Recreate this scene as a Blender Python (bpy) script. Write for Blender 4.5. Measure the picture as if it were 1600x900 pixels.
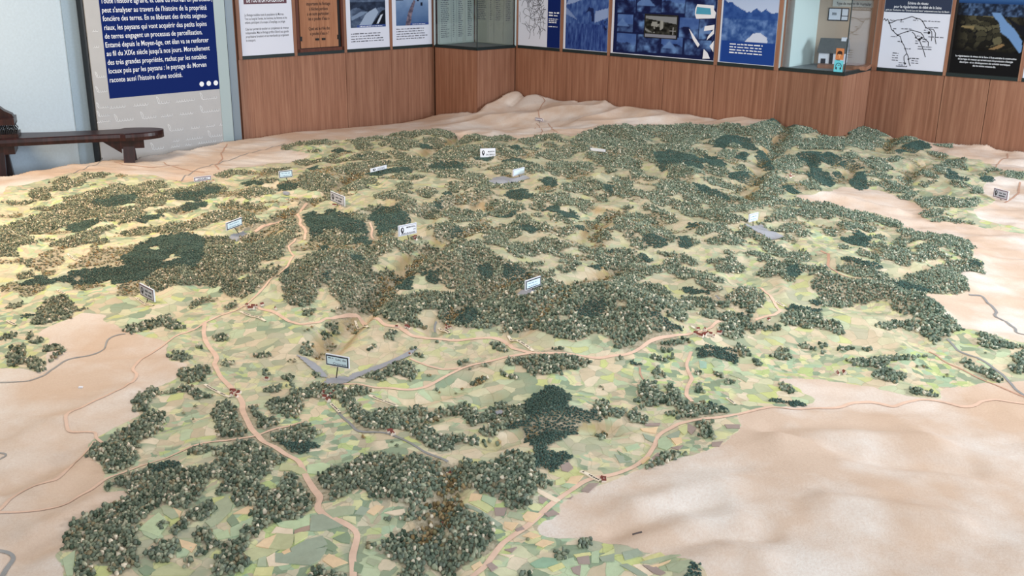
import bpy, bmesh, math, random
import numpy as np
from mathutils import Vector, Matrix

for o in list(bpy.data.objects):
    bpy.data.objects.remove(o, do_unlink=True)
SC = bpy.context.scene
COL = SC.collection

# ---------------------------------------------------------------- camera
FPX = 1566.0
HC = 1.8
ROLL = math.atan(.013)
PITCH = math.atan(512 / 1566.)
_f = np.array([0, math.cos(PITCH), -math.sin(PITCH)])
_r0 = np.array([1., 0, 0])
_u0 = np.cross(_r0, _f)
CR = math.cos(ROLL) * _r0 + math.sin(ROLL) * _u0
CU = -math.sin(ROLL) * _r0 + math.cos(ROLL) * _u0
CF = _f
CP = np.array([0, 0, HC])
cam_data = bpy.data.cameras.new('camera')
cam = bpy.data.objects.new('camera', cam_data)
COL.objects.link(cam)
cam_data.sensor_width = 36
cam_data.lens = FPX / 1600 * 36
cam_data.clip_start = .05
m = Matrix.Identity(4)
for i in range(3):
    m[i][0], m[i][1], m[i][2], m[i][3] = CR[i], CU[i], -CF[i], CP[i]
cam.matrix_world = m
SC.camera = cam

# ---------------------------------------------------------------- light
SC.view_settings.view_transform = 'Standard'
SC.view_settings.look = 'None'
SC.view_settings.gamma = 1
SC.view_settings.use_curve_mapping = False
SC.view_settings.exposure = 0.34
world = bpy.data.worlds.new('room_daylight')
SC.world = world
world.use_nodes = True
world.node_tree.nodes['Background'].inputs[0].default_value = (.86, .93, 1.0, 1)
world.node_tree.nodes['Background'].inputs[1].default_value = 0.30


def area(name, loc, target, sx, sy, power, color):
    d = bpy.data.lights.new(name, 'AREA')
    d.shape = 'RECTANGLE'
    d.size, d.size_y, d.energy, d.color = sx, sy, power, color
    o = bpy.data.objects.new(name, d)
    COL.objects.link(o)
    o.location = loc
    o.rotation_euler = (Vector(target) - Vector(loc)).to_track_quat('-Z', 'Y').to_euler()
    return o


area('ceiling_lamp', (0.3, 5.6, 3.4), (0.3, 5.8, 0), 3.5, 4.5, 30, (1, .96, .90))
area('warm_lamp', (-3.4, 5.2, 2.7), (-2.0, 6.2, .3), .8, .8, 78, (1, .78, .54))
area('right_window_light', (7.0, 4.2, 1.9), (0.4, 6.0, .4), 2.4, 1.3, 260, (.84, .92, 1))
area('back_window_light', (1.4, -1.4, 2.5), (.8, 6, .6), 4.0, 1.8, 118, (.92, .96, 1))
area('right_wall_fill', (2.3, 3.4, 3.3), (3.2, 8.0, .7), 1.4, 1.4, 60, (1, .97, .93))  # added fill light, brightens the right end of the right wall

# ---------------------------------------------------------------- helpers
RNG = np.random.default_rng(7)
random.seed(5)


def lin(c):
    c = np.asarray(c, float) / 255.
    return np.where(c <= .04045, c / 12.92, ((c + .055) / 1.055) ** 2.4)


def L4(r, g, b):
    v = lin((r, g, b))
    return (float(v[0]), float(v[1]), float(v[2]), 1)


def ray(px, py):
    return CF + CR * (px - 800) / FPX + CU * (450 - py) / FPX


def atz(px, py, z):
    d = ray(px, py)
    return CP + d * ((z - HC) / d[2])


def project(p):
    v = np.asarray(p, float) - CP
    z = v @ CF
    return np.stack([800 + FPX * (v @ CR) / z, 450 - FPX * (v @ CU) / z, z], -1)


def mesh_obj(name, verts, faces, mats=None, parent=None, smooth=False, midx=None):
    me = bpy.data.meshes.new(name)
    me.from_pydata([tuple(map(float, v)) for v in verts], [], [tuple(f) for f in faces])
    o = bpy.data.objects.new(name, me)
    COL.objects.link(o)
    if mats is not None:
        for mm in (mats if isinstance(mats, (list, tuple)) else [mats]):
            me.materials.append(mm)
    if midx is not None:
        me.polygons.foreach_set('material_index', np.asarray(midx, np.int32))
    if smooth:
        me.polygons.foreach_set('use_smooth', np.ones(len(me.polygons), bool))
    me.update()
    if parent is not None:
        o.parent = parent
    return o


def np_mesh(name, V, F, mats, parent=None, smooth=False, col=None):
    """big mesh from arrays; F is (n,3) or (n,4)"""
    me = bpy.data.meshes.new(name)
    n, k = F.shape
    me.vertices.add(len(V))
    me.vertices.foreach_set('co', np.ascontiguousarray(V, np.float32).ravel())
    me.loops.add(n * k)
    me.loops.foreach_set('vertex_index', np.ascontiguousarray(F, np.int32).ravel())
    me.polygons.add(n)
    me.polygons.foreach_set('loop_start', np.arange(0, n * k, k, dtype=np.int32))
    me.polygons.foreach_set('loop_total', np.full(n, k, np.int32))
    if smooth:
        me.polygons.foreach_set('use_smooth', np.ones(n, bool))
    me.update(calc_edges=True)
    if col is not None:
        a = me.color_attributes.new('col', 'FLOAT_COLOR', 'POINT')
        c = np.ones((len(V), 4), np.float32)
        c[:, :3] = col
        a.data.foreach_set('color', c.ravel())
    for mm in (mats if isinstance(mats, (list, tuple)) else [mats]):
        me.materials.append(mm)
    o = bpy.data.objects.new(name, me)
    COL.objects.link(o)
    if parent is not None:
        o.parent = parent
    return o


def empty(name, loc, label=None, cat=None, group=None, rz=0):
    o = bpy.data.objects.new(name, None)
    COL.objects.link(o)
    o.location = [float(v) for v in loc]
    o.rotation_euler = (0, 0, rz)
    o.empty_display_size = .05
    if label:
        tag(o, label, cat, group)
    return o


def tag(o, label, cat, group=None):
    o['label'] = label
    o['category'] = cat
    if group:
        o['group'] = group


def keep(child, parent):
    """parent without moving: meshes are written in world coordinates"""
    child.parent = parent
    child.matrix_parent_inverse = Matrix.Translation(parent.location).inverted()


BOXF = [(0, 3, 2, 1), (4, 5, 6, 7), (0, 1, 5, 4), (1, 2, 6, 5), (2, 3, 7, 6), (3, 0, 4, 7)]


class MB:
    def __init__(s):
        s.v, s.f, s.m = [], [], []

    def add(s, vs, fs, mi=0):
        b = len(s.v)
        s.v += [tuple(map(float, v)) for v in vs]
        s.f += [tuple(i + b for i in f) for f in fs]
        s.m += [mi] * len(fs)

    def box8(s, p, mi=0):
        s.add(p, BOXF, mi)

    def box(s, x0, x1, y0, y1, z0, z1, mi=0):
        s.box8([(x0, y0, z0), (x1, y0, z0), (x1, y1, z0), (x0, y1, z0),
                (x0, y0, z1), (x1, y0, z1), (x1, y1, z1), (x0, y1, z1)], mi)

    def prism(s, poly, z0, z1, mi=0):
        n = len(poly)
        vs = [(p[0], p[1], z0) for p in poly] + [(p[0], p[1], z1) for p in poly]
        fs = [tuple(range(n - 1, -1, -1)), tuple(range(n, 2 * n))]
        fs += [(i, (i + 1) % n, n + (i + 1) % n, n + i) for i in range(n)]
        s.add(vs, fs, mi)

    def tube(s, a, b, r0, r1=None, n=8, mi=0):
        r1 = r0 if r1 is None else r1
        a, b = np.array(a, float), np.array(b, float)
        d = (b - a) / np.linalg.norm(b - a)
        x = np.cross(d, [0, 0, 1.]) if abs(d[2]) < .9 else np.cross(d, [1., 0, 0])
        x /= np.linalg.norm(x)
        y = np.cross(d, x)
        vs = []
        for c, r in ((a, r0), (b, r1)):
            for i in range(n):
                t = 2 * math.pi * i / n
                vs.append(c + r * (x * math.cos(t) + y * math.sin(t)))
        fs = [(i, (i + 1) % n, n + (i + 1) % n, n + i) for i in range(n)]
        fs += [tuple(range(n - 1, -1, -1)), tuple(range(n, 2 * n))]
        s.add(vs, fs, mi)

    def build(s, name, mats, parent=None, smooth=False, world=True):
        o = mesh_obj(name, s.v, s.f, mats, None, smooth, s.m)
        if parent is not None:
            if world:
                keep(o, parent)
            else:
                o.parent = parent
        return o


# value noise --------------------------------------------------------------
_tabs = {}


def vnoise(x, y, seed=0):
    if seed not in _tabs:
        _tabs[seed] = np.random.default_rng(seed + 100).random((256, 256))
    T = _tabs[seed]
    x0, y0 = np.floor(x).astype(int), np.floor(y).astype(int)
    fx, fy = x - x0, y - y0
    fx, fy = fx * fx * (3 - 2 * fx), fy * fy * (3 - 2 * fy)
    a, b = T[x0 % 256, y0 % 256], T[(x0 + 1) % 256, y0 % 256]
    c, d = T[x0 % 256, (y0 + 1) % 256], T[(x0 + 1) % 256, (y0 + 1) % 256]
    return (a * (1 - fx) + b * fx) * (1 - fy) + (c * (1 - fx) + d * fx) * fy


def fbm(x, y, seed=0, o=4):
    s, a, t = 0, 1., 0
    for i in range(o):
        s = s + a * vnoise(x * 2 ** i + 17.3 * i, y * 2 ** i + 5.1 * i, seed + i)
        t += a
        a *= .5
    return s / t


def pip(poly, X, Y):
    ins = np.zeros(X.shape, bool)
    n = len(poly)
    for i in range(n):
        x0, y0 = poly[i]
        x1, y1 = poly[(i + 1) % n]
        if y0 == y1:
            continue
        c = ((y0 > Y) != (y1 > Y)) & (X < (x1 - x0) * (Y - y0) / (y1 - y0) + x0)
        ins ^= c
    return ins


# materials ------------------------------------------------------------------
def mat(name, rgb, rough=.6, noise=0, nscale=30, metal=0, spec=.4, emit=0):
    mt = bpy.data.materials.new(name)
    mt.use_nodes = True
    nt = mt.node_tree
    b = nt.nodes['Principled BSDF']
    b.inputs['Base Color'].default_value = L4(*rgb)
    b.inputs['Roughness'].default_value = rough
    b.inputs['Metallic'].default_value = metal
    b.inputs['Specular IOR Level'].default_value = spec
    if noise:
        tc = nt.nodes.new('ShaderNodeTexCoord')
        nz = nt.nodes.new('ShaderNodeTexNoise')
        nz.inputs['Scale'].default_value = nscale
        nz.inputs['Detail'].default_value = 5
        hs = nt.nodes.new('ShaderNodeMix')
        hs.data_type = 'RGBA'
        c = np.array(rgb, float)
        hs.inputs[6].default_value = L4(*np.clip(c * (1 - noise), 0, 255))
        hs.inputs[7].default_value = L4(*np.clip(c * (1 + noise), 0, 255))
        nt.links.new(tc.outputs['Object'], nz.inputs['Vector'])
        nt.links.new(nz.outputs['Fac'], hs.inputs[0])
        nt.links.new(hs.outputs[2], b.inputs['Base Color'])
        bp = nt.nodes.new('ShaderNodeBump')
        bp.inputs['Strength'].default_value = .15
        bp.inputs['Distance'].default_value = .01
        nt.links.new(nz.outputs['Fac'], bp.inputs['Height'])
        nt.links.new(bp.outputs[0], b.inputs['Normal'])
    return mt


def vcol_mat(name, rough=.6, spec=.3, noise=0, nscale=200):
    mt = bpy.data.materials.new(name)
    mt.use_nodes = True
    nt = mt.node_tree
    b = nt.nodes['Principled BSDF']
    a = nt.nodes.new('ShaderNodeVertexColor')
    a.layer_name = 'col'
    b.inputs['Roughness'].default_value = rough
    b.inputs['Specular IOR Level'].default_value = spec
    if noise:
        tc = nt.nodes.new('ShaderNodeTexCoord')
        nz = nt.nodes.new('ShaderNodeTexNoise')
        nz.inputs['Scale'].default_value = nscale
        nz.inputs['Detail'].default_value = 3
        mr = nt.nodes.new('ShaderNodeMapRange')
        mr.inputs[1].default_value, mr.inputs[2].default_value = .25, .75
        mr.inputs[3].default_value, mr.inputs[4].default_value = 1 - noise, 1 + noise
        mx = nt.nodes.new('ShaderNodeVectorMath')
        mx.operation = 'SCALE'
        nt.links.new(tc.outputs['Object'], nz.inputs['Vector'])
        nt.links.new(nz.outputs['Fac'], mr.inputs[0])
        nt.links.new(a.outputs['Color'], mx.inputs[0])
        nt.links.new(mr.outputs[0], mx.inputs['Scale'])
        nt.links.new(mx.outputs[0], b.inputs['Base Color'])
    else:
        nt.links.new(a.outputs['Color'], b.inputs['Base Color'])
    return mt


def wood_mat(name, c0, c1, c2, rough=.5):
    mt = bpy.data.materials.new(name)
    mt.use_nodes = True
    nt = mt.node_tree
    b = nt.nodes['Principled BSDF']
    b.inputs['Roughness'].default_value = rough
    b.inputs['Specular IOR Level'].default_value = .35
    tc = nt.nodes.new('ShaderNodeTexCoord')
    mp = nt.nodes.new('ShaderNodeMapping')
    mp.inputs['Scale'].default_value = (26, 26, .9)
    nz = nt.nodes.new('ShaderNodeTexNoise')
    nz.inputs['Scale'].default_value = 1.6
    nz.inputs['Detail'].default_value = 7
    nz.inputs['Roughness'].default_value = .65
    cr = nt.nodes.new('ShaderNodeValToRGB')
    e = cr.color_ramp.elements
    e[0].position, e[0].color = .3, L4(*c0)
    e[1].position, e[1].color = .72, L4(*c2)
    k = e.new(.5)
    k.color = L4(*c1)
    # each board has its own tone
    oi = nt.nodes.new('ShaderNodeObjectInfo')
    mr = nt.nodes.new('ShaderNodeMapRange')
    mr.inputs[3].default_value, mr.inputs[4].default_value = .90, 1.10
    mx = nt.nodes.new('ShaderNodeVectorMath')
    mx.operation = 'SCALE'
    nt.links.new(tc.outputs['Object'], mp.inputs['Vector'])
    nt.links.new(mp.outputs[0], nz.inputs['Vector'])
    nt.links.new(nz.outputs['Fac'], cr.inputs[0])
    nt.links.new(oi.outputs['Random'], mr.inputs[0])
    nt.links.new(cr.outputs[0], mx.inputs[0])
    nt.links.new(mr.outputs[0], mx.inputs['Scale'])
    nt.links.new(mx.outputs[0], b.inputs['Base Color'])
    return mt


M = {}
M['wood'] = wood_mat('wood_veneer', (122, 82, 62), (144, 101, 80), (164, 123, 99))
M['darkwood'] = wood_mat('old_dark_wood', (24, 12, 14), (40, 19, 20), (62, 32, 30), .34)
M['niche'] = wood_mat('niche_wood', (140, 92, 64), (160, 110, 80), (176, 126, 94))
M['niche_dark'] = wood_mat('niche_frame_wood', (70, 36, 26), (84, 44, 32), (104, 58, 42))
M['sill'] = mat('dark_green_sill', (22, 38, 40), .45)
M['black'] = mat('black_metal', (16, 16, 18), .4)
M['white'] = mat('white_board', (226, 230, 240), .5)
M['paper'] = mat('white_paper', (214, 220, 236), .6)
M['plaster'] = mat('blue_white_plaster', (186, 204, 220), .85, .04, 60)
M['plaster2'] = mat('blue_grey_plaster', (150, 172, 192), .85, .04, 60)
M['panelgrey'] = mat('grey_panel_board', (176, 178, 182), .55, .03, 8)
M['metal'] = mat('grey_metal_profile', (128, 142, 154), .4, metal=.2)
M['navy'] = mat('navy_print', (14, 36, 100), .8, spec=.12)
M['ink'] = mat('dark_ink', (26, 26, 40), .6)
M['greyink'] = mat('grey_ink', (88, 92, 104), .6)
M['whiteink'] = mat('white_ink', (232, 238, 248), .6)
M['paleink'] = mat('pale_script_ink', (222, 226, 232), .6)
M['maroon'] = mat('maroon_print', (92, 58, 70), .5)
M['print'] = vcol_mat('printed_picture', .6, .15)
M['frost'] = mat('pale_glass_edge', (168, 186, 192), .2)
M['floor'] = mat('floor_tiles', (120, 112, 104), .6, .1, 4)
M['greyfloor'] = mat('case_floor', (120, 126, 132), .5)
M['beige'] = mat('beige_backboard', (184, 164, 148), .7)
M['cyan'] = mat('cyan_sticker', (110, 214, 232), .5)
M['orange'] = mat('orange_sticker', (206, 132, 84), .5)
M['skin'] = mat('sticker_skin_tone', (232, 170, 120), .5)
M['brownink'] = mat('dark_brown_print', (46, 22, 18), .5)
M['roof'] = mat('grey_thatch', (86, 90, 94), .8, .15, 60)
M['lblue'] = mat('light_blue_card', (224, 244, 252), .5)
M['signwhite'] = mat('white_card', (236, 238, 246), .5)
M['siggrey'] = mat('grey_card', (188, 190, 204), .5)
M['redink'] = mat('dark_red_print', (94, 44, 64), .5)
M['cream'] = mat('cream_paper_strip', (240, 226, 204), .7)
M['housewall'] = mat('tiny_house_wall', (226, 212, 200), .7)
M['houseroof'] = mat('tiny_house_roof', (124, 62, 52), .7)
M['road'] = mat('painted_pink_road', (226, 192, 170), .75, .09, 25)
M['path'] = mat('painted_brown_line', (196, 156, 134), .75, .09, 25)
M['river'] = mat('painted_grey_river', (146, 146, 146), .5, .06, 60)
M['lake'] = mat('painted_blue_grey_lake', (160, 162, 170), .35, .05, 40)
M['bristle'] = mat('black_bristles', (18, 16, 18), .6)


def glass(name):
    mt = bpy.data.materials.new(name)
    mt.use_nodes = True
    nt = mt.node_tree
    for n in list(nt.nodes):
        nt.nodes.remove(n)
    out = nt.nodes.new('ShaderNodeOutputMaterial')
    mix = nt.nodes.new('ShaderNodeMixShader')
    tr = nt.nodes.new('ShaderNodeBsdfTransparent')
    tr.inputs[0].default_value = (.965, .985, .985, 1)
    gl = nt.nodes.new('ShaderNodeBsdfGlossy')
    gl.inputs['Roughness'].default_value = .02
    lw = nt.nodes.new('ShaderNodeLayerWeight')
    pw = nt.nodes.new('ShaderNodeMath')
    pw.operation = 'POWER'
    pw.inputs[1].default_value = 4
    ma = nt.nodes.new('ShaderNodeMath')
    ma.operation = 'MULTIPLY_ADD'
    ma.inputs[1].default_value = .8
    ma.inputs[2].default_value = .04
    nt.links.new(lw.outputs['Facing'], pw.inputs[0])
    nt.links.new(pw.outputs[0], ma.inputs[0])
    nt.links.new(ma.outputs[0], mix.inputs[0])
    nt.links.new(tr.outputs[0], mix.inputs[1])
    nt.links.new(gl.outputs[0], mix.inputs[2])
    nt.links.new(mix.outputs[0], out.inputs[0])
    return mt


M['glass'] = glass('clear_glass')

# ---------------------------------------------------------------- room shell
def P2(px, py, z=.95):
    return atz(px, py, z)[:2]


WA, WB = P2(376.6, 92.9), P2(673, 72.9)
K1L, K1A, K1R = P2(679.5, 73.5), P2(745.5, 79), P2(805, 74.5)
WC, WD = P2(811.5, 74.5), P2(1211, 109.3)
K2A = P2(1318.7, 118.7)
W3A, W3B = P2(1371, 110), P2(1591, 126.7)


class Wall:
    def __init__(s, a, b):
        s.a = np.array(a)
        s.len = np.linalg.norm(b - a)
        s.e = (b - a) / s.len
        s.n = np.array([s.e[1], -s.e[0]])      # towards the viewer

    def P(s, t, z, d=0):
        q = s.a + s.e * t + s.n * d
        return (q[0], q[1], z)

    def hit(s, px, py):
        """s,z on the wall under a photo point"""
        r = ray(px, py)
        t = ((s.a - CP[:2]) @ s.n) / (r[:2] @ s.n)
        q = CP + r * t
        return float((q[:2] - s.a) @ s.e), float(q[2])

    def box(s, mb, s0, s1, z0, z1, d0, d1, mi=0):
        mb.box8([s.P(s0, z0, d1), s.P(s1, z0, d1), s.P(s1, z0, d0), s.P(s0, z0, d0),
                 s.P(s0, z1, d1), s.P(s1, z1, d1), s.P(s1, z1, d0), s.P(s0, z1, d0)], mi)


WL, WR, W3 = Wall(WA, WB), Wall(WC, WD), Wall(W3A, W3B)
# interior corner of the two long walls
_A = np.array([WL.e, -WR.e]).T
_t = np.linalg.solve(_A, WR.a - WL.a)
CORNER = WL.a + WL.e * _t[0]
HT = 2.9
ZS = .95          # top of the wood dado
ZP0, ZP1 = .978, 1.575


def structure(o):
    o['kind'] = 'structure'
    return o


mb = MB()
mb.box(-8, 8, -3, 12, -.05, 0)
structure(mb.build('floor', M['floor']))

# left wall: plaster run and panelled run
mb = MB()
WL.box(mb, -6.5, 0.05, 0, HT, -.16, -.035)
wl = structure(mb.build('wall_left', M['plaster']))
mb = MB()
s0 = WL.hit(104, 60)[0]
s1 = WL.hit(127, 60)[0]
WL.box(mb, s0, s1, 0, HT, -.035, -.02)
o = mb.build('pilaster_strip', M['plaster2'])
o.parent = wl


def run(wall, name, s_from, s_to, seams, bays, uprights, zt=1.66):
    """backing wall with separate wood boards, uprights and sills"""
    mb = MB()
    wall.box(mb, s_from, s_to, 0, HT, -.14, 0)
    w = structure(mb.build(name, M['wood']))
    for i in range(len(seams) - 1):
        a, b = seams[i] + .0025, seams[i + 1] - .0025
        mb = MB()
        wall.box(mb, a, b, 0.0, ZS - .001, 0, .02)
        q = mb.build('wood_panel', M['wood'])
        q.parent = w
        mb = MB()
        wall.box(mb, a, b, zt + .09, HT, 0, .02)
        q = mb.build('wood_panel', M['wood'])
        q.parent = w
    for a, b in uprights:
        mb = MB()
        wall.box(mb, a, b, ZS, zt + .088, 0, .026)
        q = mb.build('wood_upright', M['wood'])
        q.parent = w
    for a, b in bays:
        mb = MB()
        wall.box(mb, a, b, ZS, ZP0, 0, .028)
        q = mb.build('sill_strip', M['sill'])
        q.parent = w
        mb = MB()
        wall.box(mb, a, b, ZP1 + .004, zt + .088, 0, .022)
        q = mb.build('lintel_strip', M['sill'])
        q.parent = w
    return w


def hs(wall, pts):
    return [wall.hit(*p)[0] for p in pts]


lb = hs(WL, [(376.6, 92.9), (457.8, 86.8), (462.5, 86.5), (535.6, 82), (540, 81.5), (607, 76), (611, 75.8), (673, 72.9)])
LBAY = [(lb[0], lb[1]), (lb[2], lb[3]), (lb[4], lb[5]), (lb[6], lb[7])]
LUP = [(lb[0] - .035, lb[0]), (lb[1], lb[2]), (lb[3], lb[4]), (lb[5], lb[6]), (lb[7], lb[7] + .03)]
run(WL, 'wall_left_panelled', lb[0] - .08, WL.len + .9, [lb[0] - .04, (lb[3] + lb[4]) / 2, lb[7] + .03], LBAY, LUP)
rb = hs(WR, [(811.5, 74.5), (877, 80.5), (881.5, 81), (951, 86.5), (955.6, 87.6), (1117, 101.1), (1122.7, 102), (1211, 109.3), (1216.7, 109.6)])
RBAY = [(rb[0], rb[1]), (rb[2], rb[3]), (rb[4], rb[5]), (rb[6], rb[7])]
RUP = [(rb[0] - .04, rb[0]), (rb[1], rb[2]), (rb[3], rb[4]), (rb[5], rb[6]), (rb[7], rb[8])]
run(WR, 'wall_right', -.55, rb[8] + .02, [rb[0] - .04, rb[3] + .02, hs(WR, [(1040, 95)])[0], rb[6] - .02, rb[8]], RBAY, RUP)
tb = hs(W3, [(1371, 110), (1474, 118), (1479, 119), (1591, 126.7), (1597, 127.2)])
TBAY = [(tb[0], tb[1]), (tb[2], tb[3]), (tb[4], tb[4] + .55)]
TUP = [(tb[0] - .05, tb[0]), (tb[1], tb[2]), (tb[3], tb[4])]
run(W3, 'wall_right_far_end', -.1, 3.4, [tb[0] - .05, tb[1] + .015, tb[3] - .2, tb[4] + .6, tb[4] + 1.4], TBAY, TUP)

# corner column below the first glass case, and the second case's base
def dado(name, pts, seams=None):
    pass


def face_panel(w, a, b, z0=0., z1=ZS - .001):
    ww = Wall(np.array(a), np.array(b))
    mb = MB()
    ww.box(mb, .003, ww.len - .003, z0, z1, -.02, 0)
    q = mb.build('wood_panel', M['wood'])
    q.parent = w
    return ww


mb = MB()
inner = lambda p, q, k: np.array(p) + (np.array(q) - np.array(p)) * k
c1 = [inner(K1L, CORNER, .06), inner(K1A, CORNER, .06), inner(K1R, CORNER, .06), CORNER]
mb.prism([c1[0], c1[1], c1[2], c1[3]], 0, ZS - .002)
w = structure(mb.build('trim_1', M['wood']))
KW1 = face_panel(w, K1L, K1A)
KW2 = face_panel(w, K1A, K1R)

Q0 = WR.a + WR.e * (rb[8])
Q1 = W3.a + W3.e * (tb[0] - .05)
QB0 = Q0 - WR.n * .60
QB1 = Q1 - WR.n * .10
mb = MB()
mb.prism([inner(Q0, QB1, .05), inner(K2A, QB0, .05), inner(Q1, QB0, .05), QB1, QB0], 0, ZS - .002)
w = structure(mb.build('trim_2', M['wood']))
KW3 = face_panel(w, Q0, K2A)
KW4 = face_panel(w, K2A, Q1)

# ---------------------------------------------------------------- writing and prints
_txt = {}


def text_mesh(name, body, frame, s, z, d, size, mt, parent, align='LEFT', spx=1., bold=0., width=None, lead=1.0, skew=0.):
    """flat lettering in a wall frame; frame gives P(s,z,d)"""
    cu = bpy.data.curves.new(name, 'FONT')
    cu.body = body
    cu.size = 1
    cu.align_x = align
    cu.space_line = lead
    cu.offset = bold
    cu.resolution_u = 2
    ob = bpy.data.objects.new(name, cu)
    COL.objects.link(ob)
    dg = bpy.context.evaluated_depsgraph_get()
    me = bpy.data.meshes.new_from_object(ob.evaluated_get(dg))
    COL.objects.unlink(ob)
    bpy.data.objects.remove(ob)
    n = len(me.vertices)
    co = np.empty(n * 3, np.float32)
    me.vertices.foreach_get('co', co)
    co = co.reshape(-1, 3)
    kx = size * spx
    if width:
        kx = width / max(1e-6, co[:, 0].max() - co[:, 0].min())
    X = co[:, 0] * kx + co[:, 1] * skew * size
    Y = co[:, 1] * size
    new = np.array([frame.P(s + a, z + b, d) for a, b in zip(X, Y)], np.float32).reshape(-1, 3)
    me.vertices.foreach_set('co', new.ravel())
    me.materials.clear()
    me.materials.append(mt)
    me.update()
    o = bpy.data.objects.new(name, me)
    COL.objects.link(o)
    if parent is not None:
        keep(o, parent)
    return o


class Local:
    """flat frame at any point: origin, right, up, normal"""
    def __init__(s, o, e, u, n):
        s.o, s.e, s.u, s.n = [np.array(v, float) for v in (o, e, u, n)]

    def P(s, a, b, d=0):
        return tuple(s.o + s.e * a + s.u * b + s.n * d)


def wall_frame(w):
    return w


def dashes(name, frame, s0, s1, zs, h, d, mt, parent, seed=1, fill=.85, ragged=.25):
    """lines of print too small to read: short word strokes"""
    r = random.Random(seed)
    mb = MB()
    for z in zs:
        x = s0
        end = s1 - (s1 - s0) * ragged * r.random()
        while x < end:
            wd = h * r.uniform(1.2, 5)
            x2 = min(x + wd, end)
            mb.add([frame.P(x, z, d), frame.P(x2, z, d), frame.P(x2, z + h * r.uniform(.6, 1), d), frame.P(x, z + h * r.uniform(.6, 1), d)], [(0, 1, 2, 3)])
            x = x2 + h * r.uniform(.5, 1.1)
    o = mb.build(name, mt, parent)
    o['kind'] = 'stuff'
    return o


def lines(name, frame, polys, wd, d, mt, parent):
    mb = MB()
    for pl in polys:
        for (a, b) in zip(pl[:-1], pl[1:]):
            a, b = np.array(a, float), np.array(b, float)
            t = b - a
            ln = np.linalg.norm(t)
            if ln < 1e-6:
                continue
            nrm = np.array([-t[1], t[0]]) / ln * wd / 2
            mb.add([frame.P(*(a - nrm), d), frame.P(*(b - nrm), d), frame.P(*(b + nrm), d), frame.P(*(a + nrm), d)], [(0, 1, 2, 3)])
    return mb.build(name, mt, parent)


def flat(name, frame, pts, d, mt, parent):
    mb = MB()
    mb.add([frame.P(a, b, d) for a, b in pts], [tuple(range(len(pts)))])
    return mb.build(name, mt, parent)


def picture(name, frame, s0, s1, z0, z1, d, fn, parent, nx=60, ny=60):
    """flat printed picture: a fine grid with the print's own colours (sRGB 0..255 from fn(u,v))"""
    u, v = np.meshgrid(np.linspace(0, 1, nx), np.linspace(0, 1, ny))
    c = np.clip(fn(u, v), 0, 255)
    V = np.array([frame.P(s0 + (s1 - s0) * a, z0 + (z1 - z0) * b, d) for a, b in zip(u.ravel(), v.ravel())])
    i = np.arange(nx * ny).reshape(ny, nx)
    F = np.stack([i[:-1, :-1], i[:-1, 1:], i[1:, 1:], i[1:, :-1]], -1).reshape(-1, 4)
    o = np_mesh(name, V, F, M['print'], None, False, lin(c.reshape(-1, 3)))
    if parent is not None:
        keep(o, parent)
    return o


def ramp(t, a, b):
    t = np.clip(t, 0, 1)[..., None]
    return np.array(a, float) * (1 - t) + np.array(b, float) * t


def over(c, msk, col):
    c = c.copy()
    c[msk] = col if np.ndim(col) == 1 else col[msk]
    return c


def poster(wall, s0, s1, label, mt, d=.024, z0=ZP0, z1=ZP1):
    p = wall.P((s0 + s1) / 2, z0, 0)
    root = empty('wall_poster', p, label, 'poster')
    mb = MB()
    wall.box(mb, s0 + .003, s1 - .003, z0 + .001, z1, .001, d)
    mb.build('poster_board', mt, root)
    return root


D = .0245
# poster 1 on the left wall
a, b = LBAY[0]
W_ = b - a
root = poster(WL, a, b, 'white text poster with maroon title bar, next to the tall grey panel', M['paper'])
hz = lambda px, py: WL.hit(px, py)
_, zb0 = hz(400, 6)
flat('title_bar', WL, [(a + .09 * W_, zb0), (a + .9 * W_, zb0), (a + .9 * W_, zb0 + .12), (a + .09 * W_, zb0 + .12)], D, M['maroon'], root)
text_mesh('lettering', 'DE TOUTE LA POPULATION', WL, a + .14 * W_, zb0 + .015, D + .001, .045, M['whiteink'], root, width=.70 * W_, bold=.02)
t1 = "Le flottage mobilise toute la population du Morvan.\nTout au long de l'année, les hommes, les femmes et les\nenfants participent à la coupe, à l'empilage, au jetage."
t2 = "Cela leur permet de toucher un complément de revenus\nindispensable. Mais le flottage profite d'abord aux grands\npropriétaires forestiers et aux marchands qui organisent\nle transport."
_, z1_ = hz(378, 25.5)
text_mesh('lettering', t1, WL, a + .09 * W_, z1_, D, .030, M['ink'], root, width=.80 * W_, bold=.006, lead=1.05)
_, z2_ = hz(380, 47.5)
text_mesh('lettering', t2, WL, a + .09 * W_, z2_, D, .030, M['ink'], root, width=.82 * W_, bold=.006, lead=1.05)

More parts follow.
